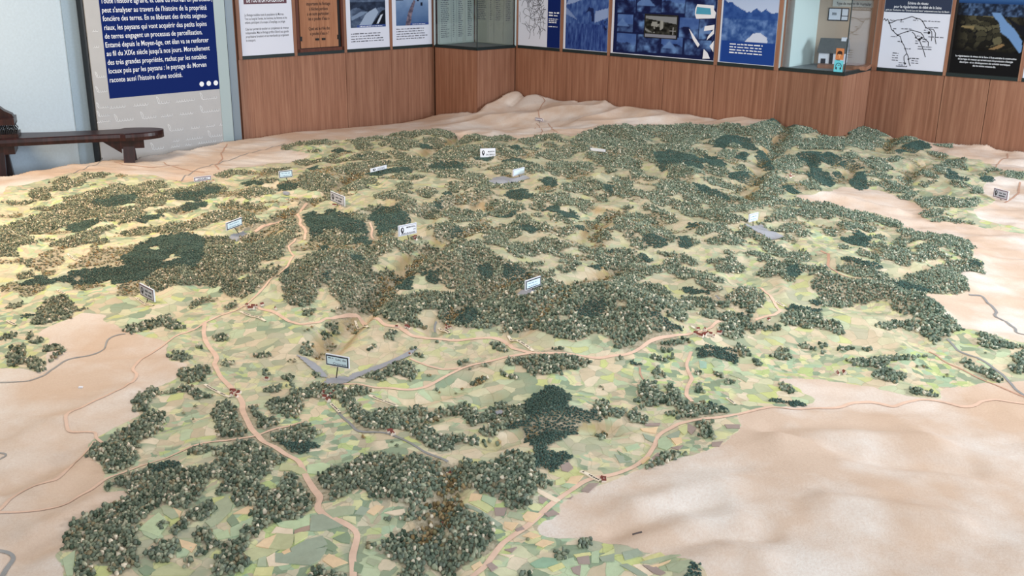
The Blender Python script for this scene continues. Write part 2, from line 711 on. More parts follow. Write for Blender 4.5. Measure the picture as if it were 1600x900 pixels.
# wooden double-door niche
a, b = LBAY[1]
W_ = b - a
root = empty('wooden_cabinet', WL.P((a + b) / 2, ZP0, 0), 'small wooden wall cabinet with two closed doors bearing a question', 'cabinet')
mb = MB()
WL.box(mb, a, b, ZP0, ZP0 + .03, .001, .03)
WL.box(mb, a, a + .03, ZP0, ZP1, .001, .03)
WL.box(mb, b - .025, b, ZP0, ZP1, .001, .03)
WL.box(mb, a, b, ZP1 - .02, ZP1 + .002, .001, .03)
mb.build('frame', M['niche_dark'], root)
mb = MB()
WL.box(mb, a + .03, b - .025, ZP0 + .03, ZP1 - .02, .001, .012)
mb.build('back_board', M['black'], root)
da, db = a + .045 * W_ + .02, b - .12 * W_
dm = (da + db) / 2
for (x0, x1, hx, hg) in ((da, dm - .002, dm - .05, da), (dm + .002, db, dm + .022, db)):
    mb = MB()
    WL.box(mb, x0, x1, ZP0 + .036, ZP1 - .025, .012, .024)
    dr = mb.build('cabinet_door', M['niche'], root)
    mb = MB()
    WL.box(mb, hx, hx + .035, hz(495, 62.5)[1], hz(495, 62.5)[1] + .018, .024, .034)
    q = mb.build('door_handle', M['black'])
    q.parent = dr
    for hzz in (ZP0 + .10, ZP1 - .12):
        mb = MB()
        WL.box(mb, hg - .012, hg + .012, hzz, hzz + .04, .02, .03)
        q = mb.build('hinge', M['black'])
        q.parent = dr
tt = "importants du flottage\nà bûches perdues\na un nom particulier :\nles « poules d'eau »\n\nQuel est le rôle des\n« poules d'eau » ?"
_, z1_ = hz(495, 8)
text_mesh('lettering', tt, WL, dm, z1_, .0255, .042, M['brownink'], root, 'CENTER', width=.50 * W_, bold=.01, lead=1.04)


def river_print(u, v):
    c = ramp(v, (64, 84, 116), (150, 172, 200))
    n = fbm(u * 9, v * 9, 3)
    c = ramp(n, (30, 42, 66), (120, 140, 168))
    c = over(c, v > .78, ramp((v - .78) * 4, (120, 142, 170), (170, 190, 214)))
    hill = (v > .5 + .06 * np.sin(u * 9)) & (v < .72)
    c = over(c, hill, ramp(n, (14, 22, 40), (60, 76, 102)))
    c = over(c, pip([(.2, 0), (.55, 0), (.8, .42), (.72, .55), (.45, .4)], u, v), (150, 168, 194))
    c = over(c, pip([(.02, .2), (.35, .35), (.5, .45), (.3, .45), (.02, .3)], u, v), (116, 136, 164))
    c = over(c, pip([(.55, 0), (1, 0), (1, .5), (.88, .45)], u, v), (14, 20, 34))
    c = over(c, pip([(.74, .1), (.80, .1), (.93, .36), (.86, .34)], u, v), (196, 208, 226))
    return c


def raft_print(u, v):
    c = ramp(v * .8 + .3 * fbm(u * 5, v * 5, 8), (54, 84, 130), (148, 172, 204))
    c = over(c, (v > .86 + .08 * u - .04), (28, 34, 52))
    c = over(c, (v < .92) & (v > .74) & (u < .24 - (v - .74) * .5), (40, 50, 74))
    c = over(c, pip([(.28, 0), (.44, 0), (.48, .3), (.6, .72), (.54, .74), (.38, .42)], u, v), ramp(fbm(u * 20, v * 20, 2), (40, 40, 60), (170, 150, 160)))
    for x, y in ((.67, .76), (.79, .62)):
        c = over(c, (abs(u - x) < .03) & (abs(v - y) < .05), (18, 26, 48))
    return c


for (bay, fn, lab, seed) in ((LBAY[2], river_print, 'white poster with grey riverbank photograph and blue caption, right of the cabinet', 4),
                             (LBAY[3], raft_print, 'white poster with blue photograph of a log raft, nearest the corner case', 9)):
    a, b = bay
    W_ = b - a
    root = poster(WL, a, b, lab, M['paper'])
    picture('photo_print', WL, a + .1 * W_, b - .09 * W_, ZP0 + .195, ZP0 + .52, D, fn, root, 64, 60)
    flat('caption_bar', WL, [(a + (.24 if seed == 4 else .45) * W_, ZP0 + .195), (b - .09 * W_, ZP0 + .195), (b - .09 * W_, ZP0 + .217), (a + (.24 if seed == 4 else .45) * W_, ZP0 + .217)], D + .001, mat('caption_blue', (44, 72, 140), .5), root)
    dashes('caption_lettering', WL, a + (.3 if seed == 4 else .5) * W_, b - .14 * W_, [ZP0 + .202], .007, D + .002, M['whiteink'], root, seed)
    dashes('lettering', WL, a + .1 * W_, b - .1 * W_, [ZP0 + .064 + k * .0235 for k in range(4 + (seed > 5))], .0105, D, M['greyink'], root, seed)

# right wall: river network poster
a, b = RBAY[0]
W_ = b - a
root = poster(WR, a, b, 'pale map poster of a branching river network with navy side strip', M['paper'])
rr = random.Random(12)
pls = []


def branch(x, y, ang, n, dep):
    pts = [(x, y)]
    for i in range(n):
        ang += rr.uniform(-.7, .7)
        x += math.cos(ang) * .022
        y += math.sin(ang) * .022
        if not (a + .01 < x < a + .66 * W_ and ZP0 + .01 < y < ZP1 - .01):
            break
        pts.append((x, y))
        if dep and rr.random() < .25:
            branch(x, y, ang + rr.choice((-1, 1)) * rr.uniform(.6, 1.2), rr.randint(3, 7), dep - 1)
    if len(pts) > 1:
        pls.append(pts)


for k in range(15):
    branch(a + rr.uniform(.05, .62) * W_, ZP0 + rr.uniform(.02, .5), rr.uniform(.9, 2.2), 14, 2)
lines('river_lines', WR, pls, .0045, D, M['greyink'], root)
flat('side_strip', WR, [(a + .70 * W_, ZP0 + .002), (b - .004, ZP0 + .002), (b - .004, ZP1), (a + .70 * W_, ZP1)], D, M['navy'], root)
dashes('caption_lettering', WR, a + .73 * W_, b - .02, [ZP0 + .33], .016, D + .001, M['whiteink'], root, 3, ragged=.0)
dashes('caption_lettering', WR, a + .73 * W_, b - .03, [ZP0 + .305], .013, D + .001, M['whiteink'], root, 5, ragged=.1)
dashes('caption_lettering', WR, a + .73 * W_, b - .03, [ZP0 + .20, ZP0 + .24, ZP0 + .257, ZP0 + .274], .009, D + .001, M['whiteink'], root, 4)

a, b = RBAY[1]
root = poster(WR, a, b, 'blue toned photo poster of reeds and water pools', M['paper'])


def reed_print(u, v):
    n = fbm(u * 26, v * 12, 21)
    n2 = fbm(u * 40, v * 10, 31)
    c = ramp(n * 1.3 - .1, (22, 48, 116), (92, 124, 182))
    c = over(c, v < .42, ramp(n2 * 1.5 - .3 + v * .3, (18, 40, 108), (76, 106, 168)))
    c = over(c, v > .84, ramp(n, (76, 104, 156), (130, 154, 200)))
    c = over(c, pip([(0, .70), (.2, .74), (.4, .80), (1, .84), (1, .95), (.3, .9), (.1, .86)], u, v), (142, 164, 208))
    c = over(c, (((u - .5) / .2) ** 2 + ((v - .85) / .045) ** 2) < 1, (52, 72, 124))
    c = over(c, pip([(0, .55), (.12, .52), (.28, .47), (.1, .60), (0, .66)], u, v), (120, 144, 192))
    c = over(c, pip([(.68, .44), (1, .53), (1, .68), (.7, .62)], u, v), (140, 162, 206))
    c = over(c, pip([(.46, .58), (.55, .68), (.66, .66), (.68, .46), (.62, .46), (.6, .6), (.54, .62)], u, v), (22, 36, 84))
    c = over(c, pip([(.8, .44), (1, .5), (1, .30), (.9, .36)], u, v) & (n > .45), (12, 26, 70))
    return c


picture('photo_print', WR, a + .03, b - .005, ZP0 + .006, ZP1 - .001, D, reed_print, root, 70, 72)

a, b = RBAY[2]
W_ = b - a
root = poster(WR, a, b, 'wide dark blue collage poster of village photographs with a framed monochrome centre', M['paper'])
cells = [(.03, .62, .22, .98), (.23, .64, .47, .99), (.48, .66, .70, .99), (.71, .60, .98, .99),
         (.04, .33, .20, .60), (.21, .34, .38, .62), (.66, .30, .84, .60), (.85, .3, .98, .58),
         (.04, .03, .24, .31), (.25, .04, .47, .31), (.49, .06, .70, .30), (.72, .05, .97, .28)]


def collage_print(u, v):
    c = np.zeros(u.shape + (3,)) + (12, 24, 70)
    for i, (x0, y0, x1, y1) in enumerate(cells):
        n = fbm(u * 16 + i * 3.7, v * 10 + i * 9.1, 40 + i)
        q = ramp((n - .32) * 2.2, (10, 20, 64), (104, 142, 196))
        sky = v > y1 - .35 * (y1 - y0) - .1 * n
        q = over(q, sky & (i % 2 == 0), ramp(n, (44, 74, 140), (96, 130, 188)))
        hx = x0 + (x1 - x0) * (.3 + .05 * (i % 4))
        roof = (v < y0 + (y1 - y0) * .75 - abs(u - hx) * 1.6) & (v > y0 + (y1 - y0) * .3)
        q = over(q, roof & (i % 3 == 1), ramp(n, (70, 104, 166), (120, 152, 200)))
        msk = (u > x0) & (u < x1) & (v > y0) & (v < y1)
        c = over(c, msk, q)
    return c


picture('photo_print', WR, a + .03, b - .004, ZP0 + .008, ZP1 - .001, D, collage_print, root, 150, 84)


def mono_print(u, v):
    n = fbm(u * 12, v * 9, 77)
    c = ramp((n - .3) * 1.6, (10, 12, 10), (92, 92, 84))
    c = over(c, (v > .72 + .2 * (.6 - u)) & (v < .97), (134, 138, 142))
    c = over(c, v < .13, (132, 136, 150))
    c = over(c, pip([(0, .42), (.25, .2), (.1, .22), (0, .3)], u, v), (126, 130, 130))
    for x, y, w_, h_ in ((.27, .6, .08, .1), (.4, .58, .06, .12), (.53, .55, .05, .22), (.3, .4, .02, .2)):
        c = over(c, (abs(u - x) < w_) & (abs(v - y) < h_) & (n > .45), (150, 152, 148))
    c = over(c, ((abs(u - .9) < .012) & (v > .16) & (v < .5)) | ((abs(v - .33) < .015) & (u > .78) & (u < .98)), (170, 172, 176))
    return c


cx0, cx1 = a + .335 * W_, a + .655 * W_
mb = MB()
WR.box(mb, cx0, cx1, ZP0 + .165, ZP0 + .375, D, D + .006)
mb.build('centre_frame', M['black'], root)
picture('centre_photo', WR, cx0 + .012, cx1 - .012, ZP0 + .172, ZP0 + .366, D + .007, mono_print, root, 50, 40)
# white and cyan cut-out shapes at the collage's right end
sh = [[(.895, .215), (.985, .23), (.985, .265), (.90, .25)], [(.925, .15), (.985, .20), (.985, .235), (.935, .18)], [(.955, .11), (.99, .15), (.99, .07)],
      [(.90, .015), (.965, .02), (.94, .06), (.905, .085)], [(.76, .225), (.80, .185), (.865, .115), (.85, .095), (.80, .15)],
      [(.805, .37), (.82, .405), (.97, .40), (.97, .37), (.99, .35), (.985, .31), (.82, .30), (.805, .33)]]
mb = MB()
for pl in sh:
    n = len(pl)
    lo = [WR.P(a + u * W_, ZP0 + v * 1.18, D) for u, v in pl]
    hi = [WR.P(a + u * W_, ZP0 + v * 1.18, D + .004) for u, v in pl]
    mb.add(lo + hi, [tuple(range(n, 2 * n))] + [(i, (i + 1) % n, n + (i + 1) % n, n + i) for i in range(n)])
mb.build('white_cut_out', M['signwhite'], root)
flat('cyan_cut_out', WR, [(a + u * W_, ZP0 + v * 1.18) for u, v in [(.815, .335), (.82, .385), (.94, .38), (.95, .335)]], D + .006, mat('teal_print', (70, 158, 190), .4), root)

a, b = RBAY[3]
W_ = b - a
root = poster(WR, a, b, 'blue photo poster of a pond in a meadow with white caption', M['paper'])


def pond_print(u, v):
    n = fbm(u * 14, v * 16, 50)
    c = ramp((n - .3) * 1.8, (40, 76, 142), (128, 160, 212))
    c = over(c, v > .70, ramp((v - .70) * 3, (188, 204, 234), (168, 188, 222)))
    tree = (v > .62) & (v < .72 + .22 * np.clip(.42 - u, 0, 1) * 1.6 + .08 * (fbm(u * 12, u * 0, 60) - .3) + .05 * np.exp(-((u - .78) / .05) ** 2) + .04 * np.exp(-((u - .62) / .04) ** 2))
    c = over(c, tree, ramp((n - .2) * 1.3, (30, 66, 136), (74, 112, 178)))
    c = over(c, pip([(.44, .30), (.86, .28), (.84, .38), (.72, .44), (.58, .43)], u, v), (206, 216, 238))
    c = over(c, v < .305, (26, 66, 146))
    c = over(c, (v < .305) & (u < .02), (60, 100, 170))
    return c


picture('photo_print', WR, a + .02, b - .005, ZP0 + .006, ZP1 - .001, D, pond_print, root, 80, 84)
dashes('caption_lettering', WR, a + .2 * W_, b - .2 * W_, [ZP0 + .085 + k * .024 for k in range(4)], .012, D + .001, M['whiteink'], root, 14, ragged=.12)

# far right wall: the river scheme and the aerial view
a, b = TBAY[0]
W_ = b - a
root = poster(W3, a, b, 'white river scheme poster with dark title band, right of the glass case', M['paper'])
zt0 = W3.hit(1430, 20)[1]
flat('title_band', W3, [(a + .005, zt0), (b - .004, zt0), (b - .004, ZP1 + .002), (a + .005, ZP1 + .002)], D, mat('dark_blue_title', (24, 42, 72), .5), root)
cxm = (a + b) / 2
text_mesh('lettering', 'Schéma de réseau', W3, cxm, zt0 + .066, D + .001, .03, M['whiteink'], root, 'CENTER', width=.30 * W_, bold=.012)
text_mesh('lettering', 'pour la régularisation du débit de la Seine', W3, cxm, zt0 + .036, D + .001, .03, M['whiteink'], root, 'CENTER', width=.70 * W_, bold=.012)
text_mesh('lettering', 'géré par l\'institution des "Grands Lacs de Seine" uniquement avec lacs du Bassin', W3, cxm, zt0 + .011, D + .001, .02, M['whiteink'], root, 'CENTER', width=.94 * W_, bold=.008)


def T(px, py):           # crop point of the scheme (7.5x crop at 1360,0) to the wall
    return W3.hit(1360 + px / 7.5, py / 7.5)


sch = [[(165, 235), (180, 215), (195, 245), (212, 220), (235, 268), (262, 265), (300, 245), (330, 232), (375, 232), (410, 222), (450, 208), (500, 192), (552, 215), (590, 220), (625, 248), (640, 280), (662, 322)],
       [(235, 268), (250, 310), (258, 345), (280, 358), (300, 385), (330, 408), (390, 385), (450, 366), (500, 352), (560, 370), (600, 380), (630, 415), (645, 455), (690, 490), (688, 540)],
       [(330, 408), (362, 425), (378, 485), (405, 530), (418, 565), (438, 625), (405, 660), (405, 700), (418, 745)], [(438, 625), (455, 660), (458, 690), (462, 730), (478, 772)],
       [(662, 322), (700, 340), (730, 370), (732, 420), (725, 480)], [(700, 335), (750, 345), (775, 390), (768, 450), (780, 515)], [(500, 372), (530, 400), (545, 437), (590, 480), (610, 530), (640, 610), (655, 668)],
       [(310, 770), (370, 775), (435, 780), (438, 768)]]
lines('river_lines', W3, [[T(*p) for p in pl] for pl in sch], .006, D, M['ink'], root)
mb = MB()
for (x, y, r_) in [(235, 268, 10), (375, 232, 8), (552, 215, 8), (625, 250, 8), (280, 358, 8), (330, 410, 9), (450, 367, 8), (378, 488, 8), (418, 566, 7), (662, 324, 7), (545, 438, 9), (588, 460, 13), (612, 442, 12), (697, 382, 14), (458, 692, 9), (418, 742, 10)]:
    s_, z_ = T(x, y)
    r_ = r_ * .00085
    mb.add([W3.P(s_ + r_ * math.cos(k * math.pi / 4), z_ + r_ * math.sin(k * math.pi / 4), D + .001) for k in range(8)], [tuple(range(8))])
mb.build('town_dots', M['ink'], root)['kind'] = 'stuff'
s_, z_ = T(240, 246)
text_mesh('lettering', 'Paris', W3, s_, z_, D + .001, .021, M['ink'], root, bold=.012)
mb_n = 0
for (x, y, w_, k) in [(358, 258, 45, 1), (512, 240, 60, 1), (640, 250, 190, 1), (685, 325, 125, 1), (280, 340, 36, 1), (375, 340, 135, 1), (250, 430, 75, 1), (330, 488, 30, 1), (430, 573, 55, 1), (690, 435, 190, 1), (555, 425, 40, 1),
                      (565, 575, 180, 2), (262, 705, 75, 4), (465, 685, 115, 1), (490, 740, 90, 2), (340, 762, 75, 2), (635, 385, 42, 2), (535, 510, 42, 2), (620, 490, 50, 2)]:
    s_, z_ = T(x, y)
    s2, _ = T(x + w_, y)
    dashes('place_names', W3, s_, s2, [z_ + j * .019 for j in range(k)], .0085, D + .001, M['greyink'], root, int(x), ragged=.1)

a, b = TBAY[1]
W_ = b - a
root = poster(W3, a, b, 'black poster with aerial photo of fields and a blue reservoir', mat('black_print', (8, 9, 14), .4))


def aerial_print(u, v):
    c = np.zeros(u.shape + (3,)) + (8, 9, 13)
    n = fbm(u * 30, v * 30, 90, 3)
    # irregular parcels
    gx, gy = u * 7 + 2 * v + 3.5 * fbm(u * 4, v * 4, 91), v * 15 - 3 * u + 5 * fbm(u * 4, v * 5, 93)
    hsh = vnoise(np.floor(gx) * 7.7, np.floor(gy) * 3.3, 95)
    fade = np.clip(1 - ((u - .52) / .5) ** 4, 0, 1) * np.clip((v - .27) / .12, 0, 1)
    edge = (np.minimum(gx % 1, gy % 1) > .1)
    land = ramp(hsh * 1.3 - .2, (18, 18, 14), (96, 92, 70)) * fade[..., None]
    c = over(c, edge & (v > .3) & (v < .80), land)
    top = v > .76
    c = over(c, top, ramp((n - .3) * 1.6, (14, 26, 46), (90, 118, 160)) * np.clip(fade + .3, 0, 1)[..., None])
    c = over(c, v > .92, ramp((v - .92) * 12, (24, 60, 110), (70, 110, 160)))
    c = over(c, pip([(.5, .80), (.62, .80), (.72, .70), (.86, .60), (.98, .46), (1, .34), (.97, .30), (.80, .48), (.66, .56), (.62, .68), (.52, .76)], u, v), (104, 140, 186))
    c = over(c, pip([(.62, .80), (1, .62), (1, .5), (.88, .60), (.74, .72)], u, v), (10, 14, 24))
    c = over(c, pip([(.52, .33), (.66, .34), (.76, .40), (.70, .41)], u, v), (128, 104, 72))
    c = over(c, pip([(.08, .60), (.28, .58), (.28, .63), (.1, .62)], u, v), (124, 110, 78))
    return c


picture('photo_print', W3, a + .02, b - .005, ZP0 + .004, ZP1 - .001, D, aerial_print, root, 90, 90)
bl = ["La régularisation du niveau de la Seine à Paris entraîna la construction", "de barrages de retenue qui servent aussi à la production d'énergie", "électrique - et au développement des activités touristiques", "dès les années soixante-dix."]
for k, (tx, fw) in enumerate(zip(bl, (.84, .76, .70, .32))):
    text_mesh('lettering', tx, W3, (a + b) / 2 + .01, ZP0 + .132 - k * .0235, D + .001, .02, M['whiteink'], root, 'CENTER', width=fw * W_, bold=.014)
a, b = TBAY[2]
root = poster(W3, a, b, 'white poster cut off at the right picture edge', M['paper'])

# ---------------------------------------------------------------- glass cases
GT = 1.66


def pane(name, w, root, z0=ZS + .028, z1=GT, th=.006, s0=.004, s1=None):
    mb = MB()
    w.box(mb, s0, (w.len if s1 is None else s1), z0, z1, -th, 0)
    return mb.build(name, M['glass'], root)


def case_rails(w, root, z0=ZS, z1=ZS + .028):
    mb = MB()
    w.box(mb, -.002, w.len + .002, z0, z1, -.02, .006)
    mb.build('sill_rail', M['sill'], root)


root = empty('display_case', (*(K1A * .5 + CORNER * .5), ZS), 'corner glass showcase holding two tall handwritten register sheets', 'showcase')
mb = MB()
mb.prism([inner(p, CORNER, .03) for p in (K1L, K1A, K1R)] + [CORNER], ZS, ZS + .02)
mb.build('case_floor', M['greyfloor'], root)
for w in (KW1, KW2):
    case_rails(w, root)
    pane('glass_pane', w, root)
mb = MB()
mb.tube((*K1A, ZS + .02), (*K1A, GT), .006)
mb.build('corner_seam', M['sill'], root)
for q in (inner(K1L, CORNER, .0), inner(K1R, CORNER, .0)):
    mb = MB()
    mb.tube((*q, ZS + .02), (*q, GT), .010)
    mb.build('edge_profile', M['frost'], root)
mb = MB()
mb.prism([K1L, K1A, K1R, CORNER], GT, GT + .09)
mb.build('lintel', M['sill'], root)
# register sheets stand along the two room walls inside the case
for i, (p, q, lab) in enumerate(((K1L, CORNER, 'yellowed register sheet on the left side inside the corner showcase'), (CORNER, K1R, 'yellowed register sheet on the right side inside the corner showcase'))):
    ww = Wall(np.array(p), np.array(q))
    r2 = empty('register_sheet', (*(ww.a + ww.e * ww.len / 2), ZS + .022), lab, 'document', 'register sheets in the corner showcase')
    mb = MB()
    ww.box(mb, .03, ww.len - .02, ZS + .022, GT - .01, .012, .016)
    mb.build('sheet', mat('aged_paper', (176, 188, 184) if i == 0 else (158, 164, 156), .7, .06, 6), r2)
    zs = [ZS + .09 + k * .019 for k in range(29)]
    if i == 1:
        zs = zs[9:]
    for c0, c1 in ((.12, .34), (.42, .46), (.56, .68), (.80, .92)):
        dashes('handwriting', ww, ww.len * c0, ww.len * c1, zs, .009, .0175, M['greyink'], r2, int(c0 * 100) + i, ragged=.3)
    lines('column_rules', ww, [[(ww.len * c, ZS + .04), (ww.len * c, GT - .03)] for c in (.08, .38, .52, .74, .95)], .003, .017, M['greyink'], r2)

# second case, angled front
_bk = Q0 - WR.n * .56
BK = Wall(_bk, _bk + WR.e * (np.linalg.norm(K2A - Q0) + .25))
root = empty('display_case', (*((Q0 + K2A) / 2 - WR.n * .2), ZS), 'angled glass showcase with a small model house inside', 'showcase')
mb = MB()
mb.prism([inner(Q0, QB1, .03), inner(K2A, QB0, .03), inner(Q1, QB0, .03), QB1, QB0], ZS, ZS + .02)
mb.build('case_floor', M['greyfloor'], root)
for w in (KW3, KW4):
    case_rails(w, root)
    pane('glass_pane', w, root)
mb = MB()
mb.tube((*K2A, ZS + .02), (*K2A, GT), .005)
mb.build('corner_seam', M['sill'], root)
for q in (Q0, Q1):
    mb = MB()
    mb.tube((*q, ZS + .02), (*q, GT), .012)
    mb.build('edge_profile', M['frost'], root)
mb = MB()
mb.prism([Q0, K2A, Q1, QB1, QB0], GT, GT + .09)
mb.build('lintel', M['sill'], root)
mb = MB()
mb.prism([Q0 - WR.e * .01, Q1 + W3.e * .06, QB1, QB0], GT + .0905, HT)
structure(mb.build('trim_3', M['wood']))
sw = Wall(QB0, Q0)
mb = MB()
sw.box(mb, 0, sw.len - .02, ZS + .02, GT, -.02, .012)
mb.build('white_side_board', mat('pale_side_board', (206, 222, 222), .5), root)
bw = Wall(QB0, QB1)
mb = MB()
bw.box(mb, 0, bw.len, ZS + .02, GT, -.02, .012)
mb.build('back_board', M['beige'], root)
mb = MB()
bw.box(mb, .12, bw.len - .03, ZS + .02, ZS + .05, .10, .40)
mb.build('wood_base', M['wood'], root)


def onplane(w, px, py, d=0.):
    r = ray(px, py)
    o = w.a + w.n * d
    t = ((o - CP[:2]) @ w.n) / (r[:2] @ w.n)
    q = CP + r * t
    return float((q[:2] - o) @ w.e), float(q[2])


# title strip, floor plan on the back board
x0, z0 = onplane(bw, 1301, 10, .013)
x1, z1 = onplane(bw, 1368, 4.5, .013)
r2 = empty('title_strip', bw.P((x0 + x1) / 2, z0, .013), 'pale title strip at the top of the angled showcase back', 'sign')
mb = MB()
bw.box(mb, x0, min(x1, bw.len - .03), z0, z0 + .055, .012, .017)
mb.build('strip', mat('pale_strip', (196, 196, 194), .6), r2)
text_mesh('lettering', 'Type de maison de journalier', bw, x0 + .03, z0 + .015, .018, .035, M['ink'], r2, width=min(x1, bw.len - .03) - x0 - .06, bold=.01)
x0, z0 = onplane(bw, 1293, 32, .013)
x1, z1 = onplane(bw, 1327, 13, .013)
r2 = empty('floor_plan_board', bw.P((x0 + x1) / 2, z0, .013), 'black framed white floor plan board on the showcase back', 'sign')
mb = MB()
bw.box(mb, x0, x1, z0, z1, .012, .018)
mb.build('frame', M['ink'], r2)
wd, ht = x1 - x0, z1 - z0
for (u0, u1, v0, v1) in ((.05, .62, .08, .93), (.68, .97, .42, .93), (.68, .97, .08, .36)):
    mb = MB()
    bw.box(mb, x0 + u0 * wd, x0 + u1 * wd, z0 + v0 * ht, z0 + v1 * ht, .018, .021)
    mb.build('room_sheet', M['paper'], r2)
dashes('lettering', bw, x0 + .2 * wd, x0 + .5 * wd, [z0 + .45 * ht, z0 + .55 * ht], .01, .022, M['greyink'], r2, 2)

# model house
hx, hz_ = onplane(bw, 1282, 97.5, .16)
hx1, _ = onplane(bw, 1322, 97.5, .16)
root = empty('model_house', bw.P((hx + hx1) / 2, ZS + .05, .2), 'small white model house with grey thatched roof inside the angled showcase', 'model')
zb = ZS + .05
mb = MB()
bw.box(mb, hx, hx1, zb, zb + .105, .12, .28)
gm = (.12 + .28) / 2
for xx in (hx, hx1):
    mb.add([bw.P(xx, zb + .105, .12), bw.P(xx, zb + .105, .28), bw.P(xx, zb + .175, gm)], [(0, 1, 2)])
mb.build('house_walls', M['paper'], root)
mb = MB()
for dd in (.10, .30):
    mb.box8([bw.P(hx - .012, zb + .088, dd), bw.P(hx1 + .012, zb + .088, dd), bw.P(hx1 + .012, zb + .185, gm), bw.P(hx - .012, zb + .185, gm),
             bw.P(hx - .012, zb + .105, dd), bw.P(hx1 + .012, zb + .105, dd), bw.P(hx1 + .012, zb + .205, gm), bw.P(hx - .012, zb + .205, gm)])
mb.build('thatched_roof', M['roof'], root)
mb = MB()
bw.box(mb, hx1 - .05, hx1 - .01, zb + .13, zb + .215, gm - .02, gm + .02)
mb.build('chimney', M['paper'], root)
for u0, u1, v0, v1, nm in ((.1, .28, 0, .04, 'cellar_window'), (.42, .56, .0, .085, 'house_door'), (.70, .84, .03, .085, 'house_window')):
    mb = MB()
    bw.box(mb, hx + u0 * (hx1 - hx), hx + u1 * (hx1 - hx), zb + v0, zb + v1, .28, .284)
    mb.build(nm, M['ink'], root)

# stickers on the glass by the seam
def sticker(px0, py0, px1, py1, label, mt):
    s0, z0 = onplane(KW3, px0, py1, .003)
    s1, z1 = onplane(KW3, px1, py0, .003)
    r = empty('glass_sticker', KW3.P((s0 + s1) / 2, z0, .003), label, 'sticker')
    mb = MB()
    KW3.box(mb, s0, s1, z0, z1, .0005, .003)
    mb.build('square', mt, r)
    return r, (s0 + s1) / 2, (z0 + z1) / 2, (s1 - s0) / 2


def disc(name, w, cx, cz, rx, rz, d, mt, root, a0=0, a1=2 * math.pi, n=20):
    return flat(name, w, [(cx + rx * math.cos(a0 + (a1 - a0) * k / n), cz + rz * math.sin(a0 + (a1 - a0) * k / n)) for k in range(n)], d, mt, root)


r, cx, cz, hw = sticker(1305, 76, 1319.5, 93, 'orange square sticker with a simple child face on the showcase glass', M['orange'])
disc('neck', KW3, cx, cz - .5 * hw, hw * .12, hw * .5, .0034, M['skin'], r)
disc('face', KW3, cx, cz + .05 * hw, hw * .48, hw * .5, .0037, M['skin'], r)
disc('hair', KW3, cx, cz + .35 * hw, hw * .58, hw * .42, .0041, M['brownink'], r)
for dx in (-.5, .5):
    disc('hair_side', KW3, cx + dx * hw, cz + .12 * hw, hw * .14, hw * .34, .0040, M['brownink'], r)
r, cx, cz, hw = sticker(1302, 95, 1318, 113, 'cyan square sticker with a dark headphones symbol on the showcase glass', M['cyan'])
lines('headband', KW3, [[(cx + .62 * hw * math.cos(t), cz + .05 * hw + .68 * hw * math.sin(t)) for t in np.linspace(-.1, math.pi + .1, 18)]], hw * .16, .0035, mat('dark_teal_print', (24, 84, 104), .5), r)
for sx in (-1, 1):
    flat('ear_cup', KW3, [(cx + sx * hw * u, cz + hw * v) for u, v in ((.62, -.05), (.28, -.22), (.42, -.72), (.66, -.45))], .0037, M['ink'], r)
dashes('number', KW3, cx - .2 * hw, cx + .25 * hw, [cz + .2 * hw], hw * .2, .0036, M['greyink'], r, 1, ragged=0)

# ---------------------------------------------------------------- tall grey info panel against the left wall
IP = Wall(WL.a + WL.n * .10 - WL.e * 2.5, WL.a + WL.n * .10)     # front plane
g = lambda px, py: IP.hit(px, py)
sL, sR = g(131.5, 10)[0], g(350, 10)[0]
sM = g(366, 60)[0]
root = empty('info_panel', IP.P((sL + sR) / 2, 0, 0), 'tall grey standing panel with navy text block and faint handwriting', 'panel')
mb = MB()
IP.box(mb, sL, sR, 0.0, 2.3, -.03, 0)
mb.build('board', M['panelgrey'], root)
mb = MB()
IP.box(mb, sL - .018, sL, 0.0, 2.3, -.09, -.012)
mb.build('gap_shade_strip', M['black'], root)  # black strip stands in for the shadow in the gap beside the board
mb = MB()
IP.box(mb, sR + .006, sM + .012, 0.0, 2.3, -.055, -.01)
mb.build('metal_profile', M['metal'], root)
mb = MB()
IP.box(mb, sR, sR + .006, 0.0, 2.3, -.03, .001)
mb.build('dark_gap', M['black'], root)
gl = g(337, 60)[0]
mb = MB()
IP.box(mb, gl, sR, 0.0, 2.3, 0.0005, .004)
mb.build('glass_edge_strip', M['frost'], root)
nL, zN = g(170.5, 154)
nR, _ = g(344.5, 138.5)
nL = g(158.5, 40)[0]
zN = (g(170, 154.5)[1] + g(344.5, 138.5)[1]) / 2
flat('navy_block', IP, [(nL, zN), (nR, zN), (nR, 2.2), (nL, 2.2)], .001, M['navy'], root)
txt = ["Toute l'histoire agraire, et celle du Morvan en particulier,", "peut s'analyser au travers de l'histoire de la propriété", "foncière des terres. En se libérant des droits seigneu-", "riaux, les paysans qui vont acquérir des petits lopins",
       "de terres engagent un processus de parcellisation.", "Entamé depuis le Moyen-âge, cet élan va se renforcer", "au fil du XIXᵉᵐᵉ siècle jusqu'à nos jours. Morcellement", "des très grandes propriétés, rachat par les notables", "locaux puis par les paysans : le paysage du Morvan", "raconte aussi l'histoire d'une société."]
ends = [331, 322.5, 323.5, 322.5, 316, 325.5, 327.5, 322.5, 322, 284.5]
ly = [(157, 6, 1), (159, 18.8, 16), (160.5, 32.5, 28), (162.5, 46, 41.5), (163.5, 59.6, 54.5), (164.5, 74, 66), (166.5, 87, 79), (168, 101, 92), (169.5, 114.5, 104.5), (171, 128, 121)]
for tx, (x0, y0, y1), x1 in zip(txt, ly, ends):
    a0, zA = g(x0, y0)
    a1, zB = g(x1, y1)
    text_mesh('lettering', tx.replace('ᵉᵐᵉ', 'e'), IP, a0, (zA + zB) / 2, .002, .056, M['whiteink'], root, width=a1 - a0, bold=.008)
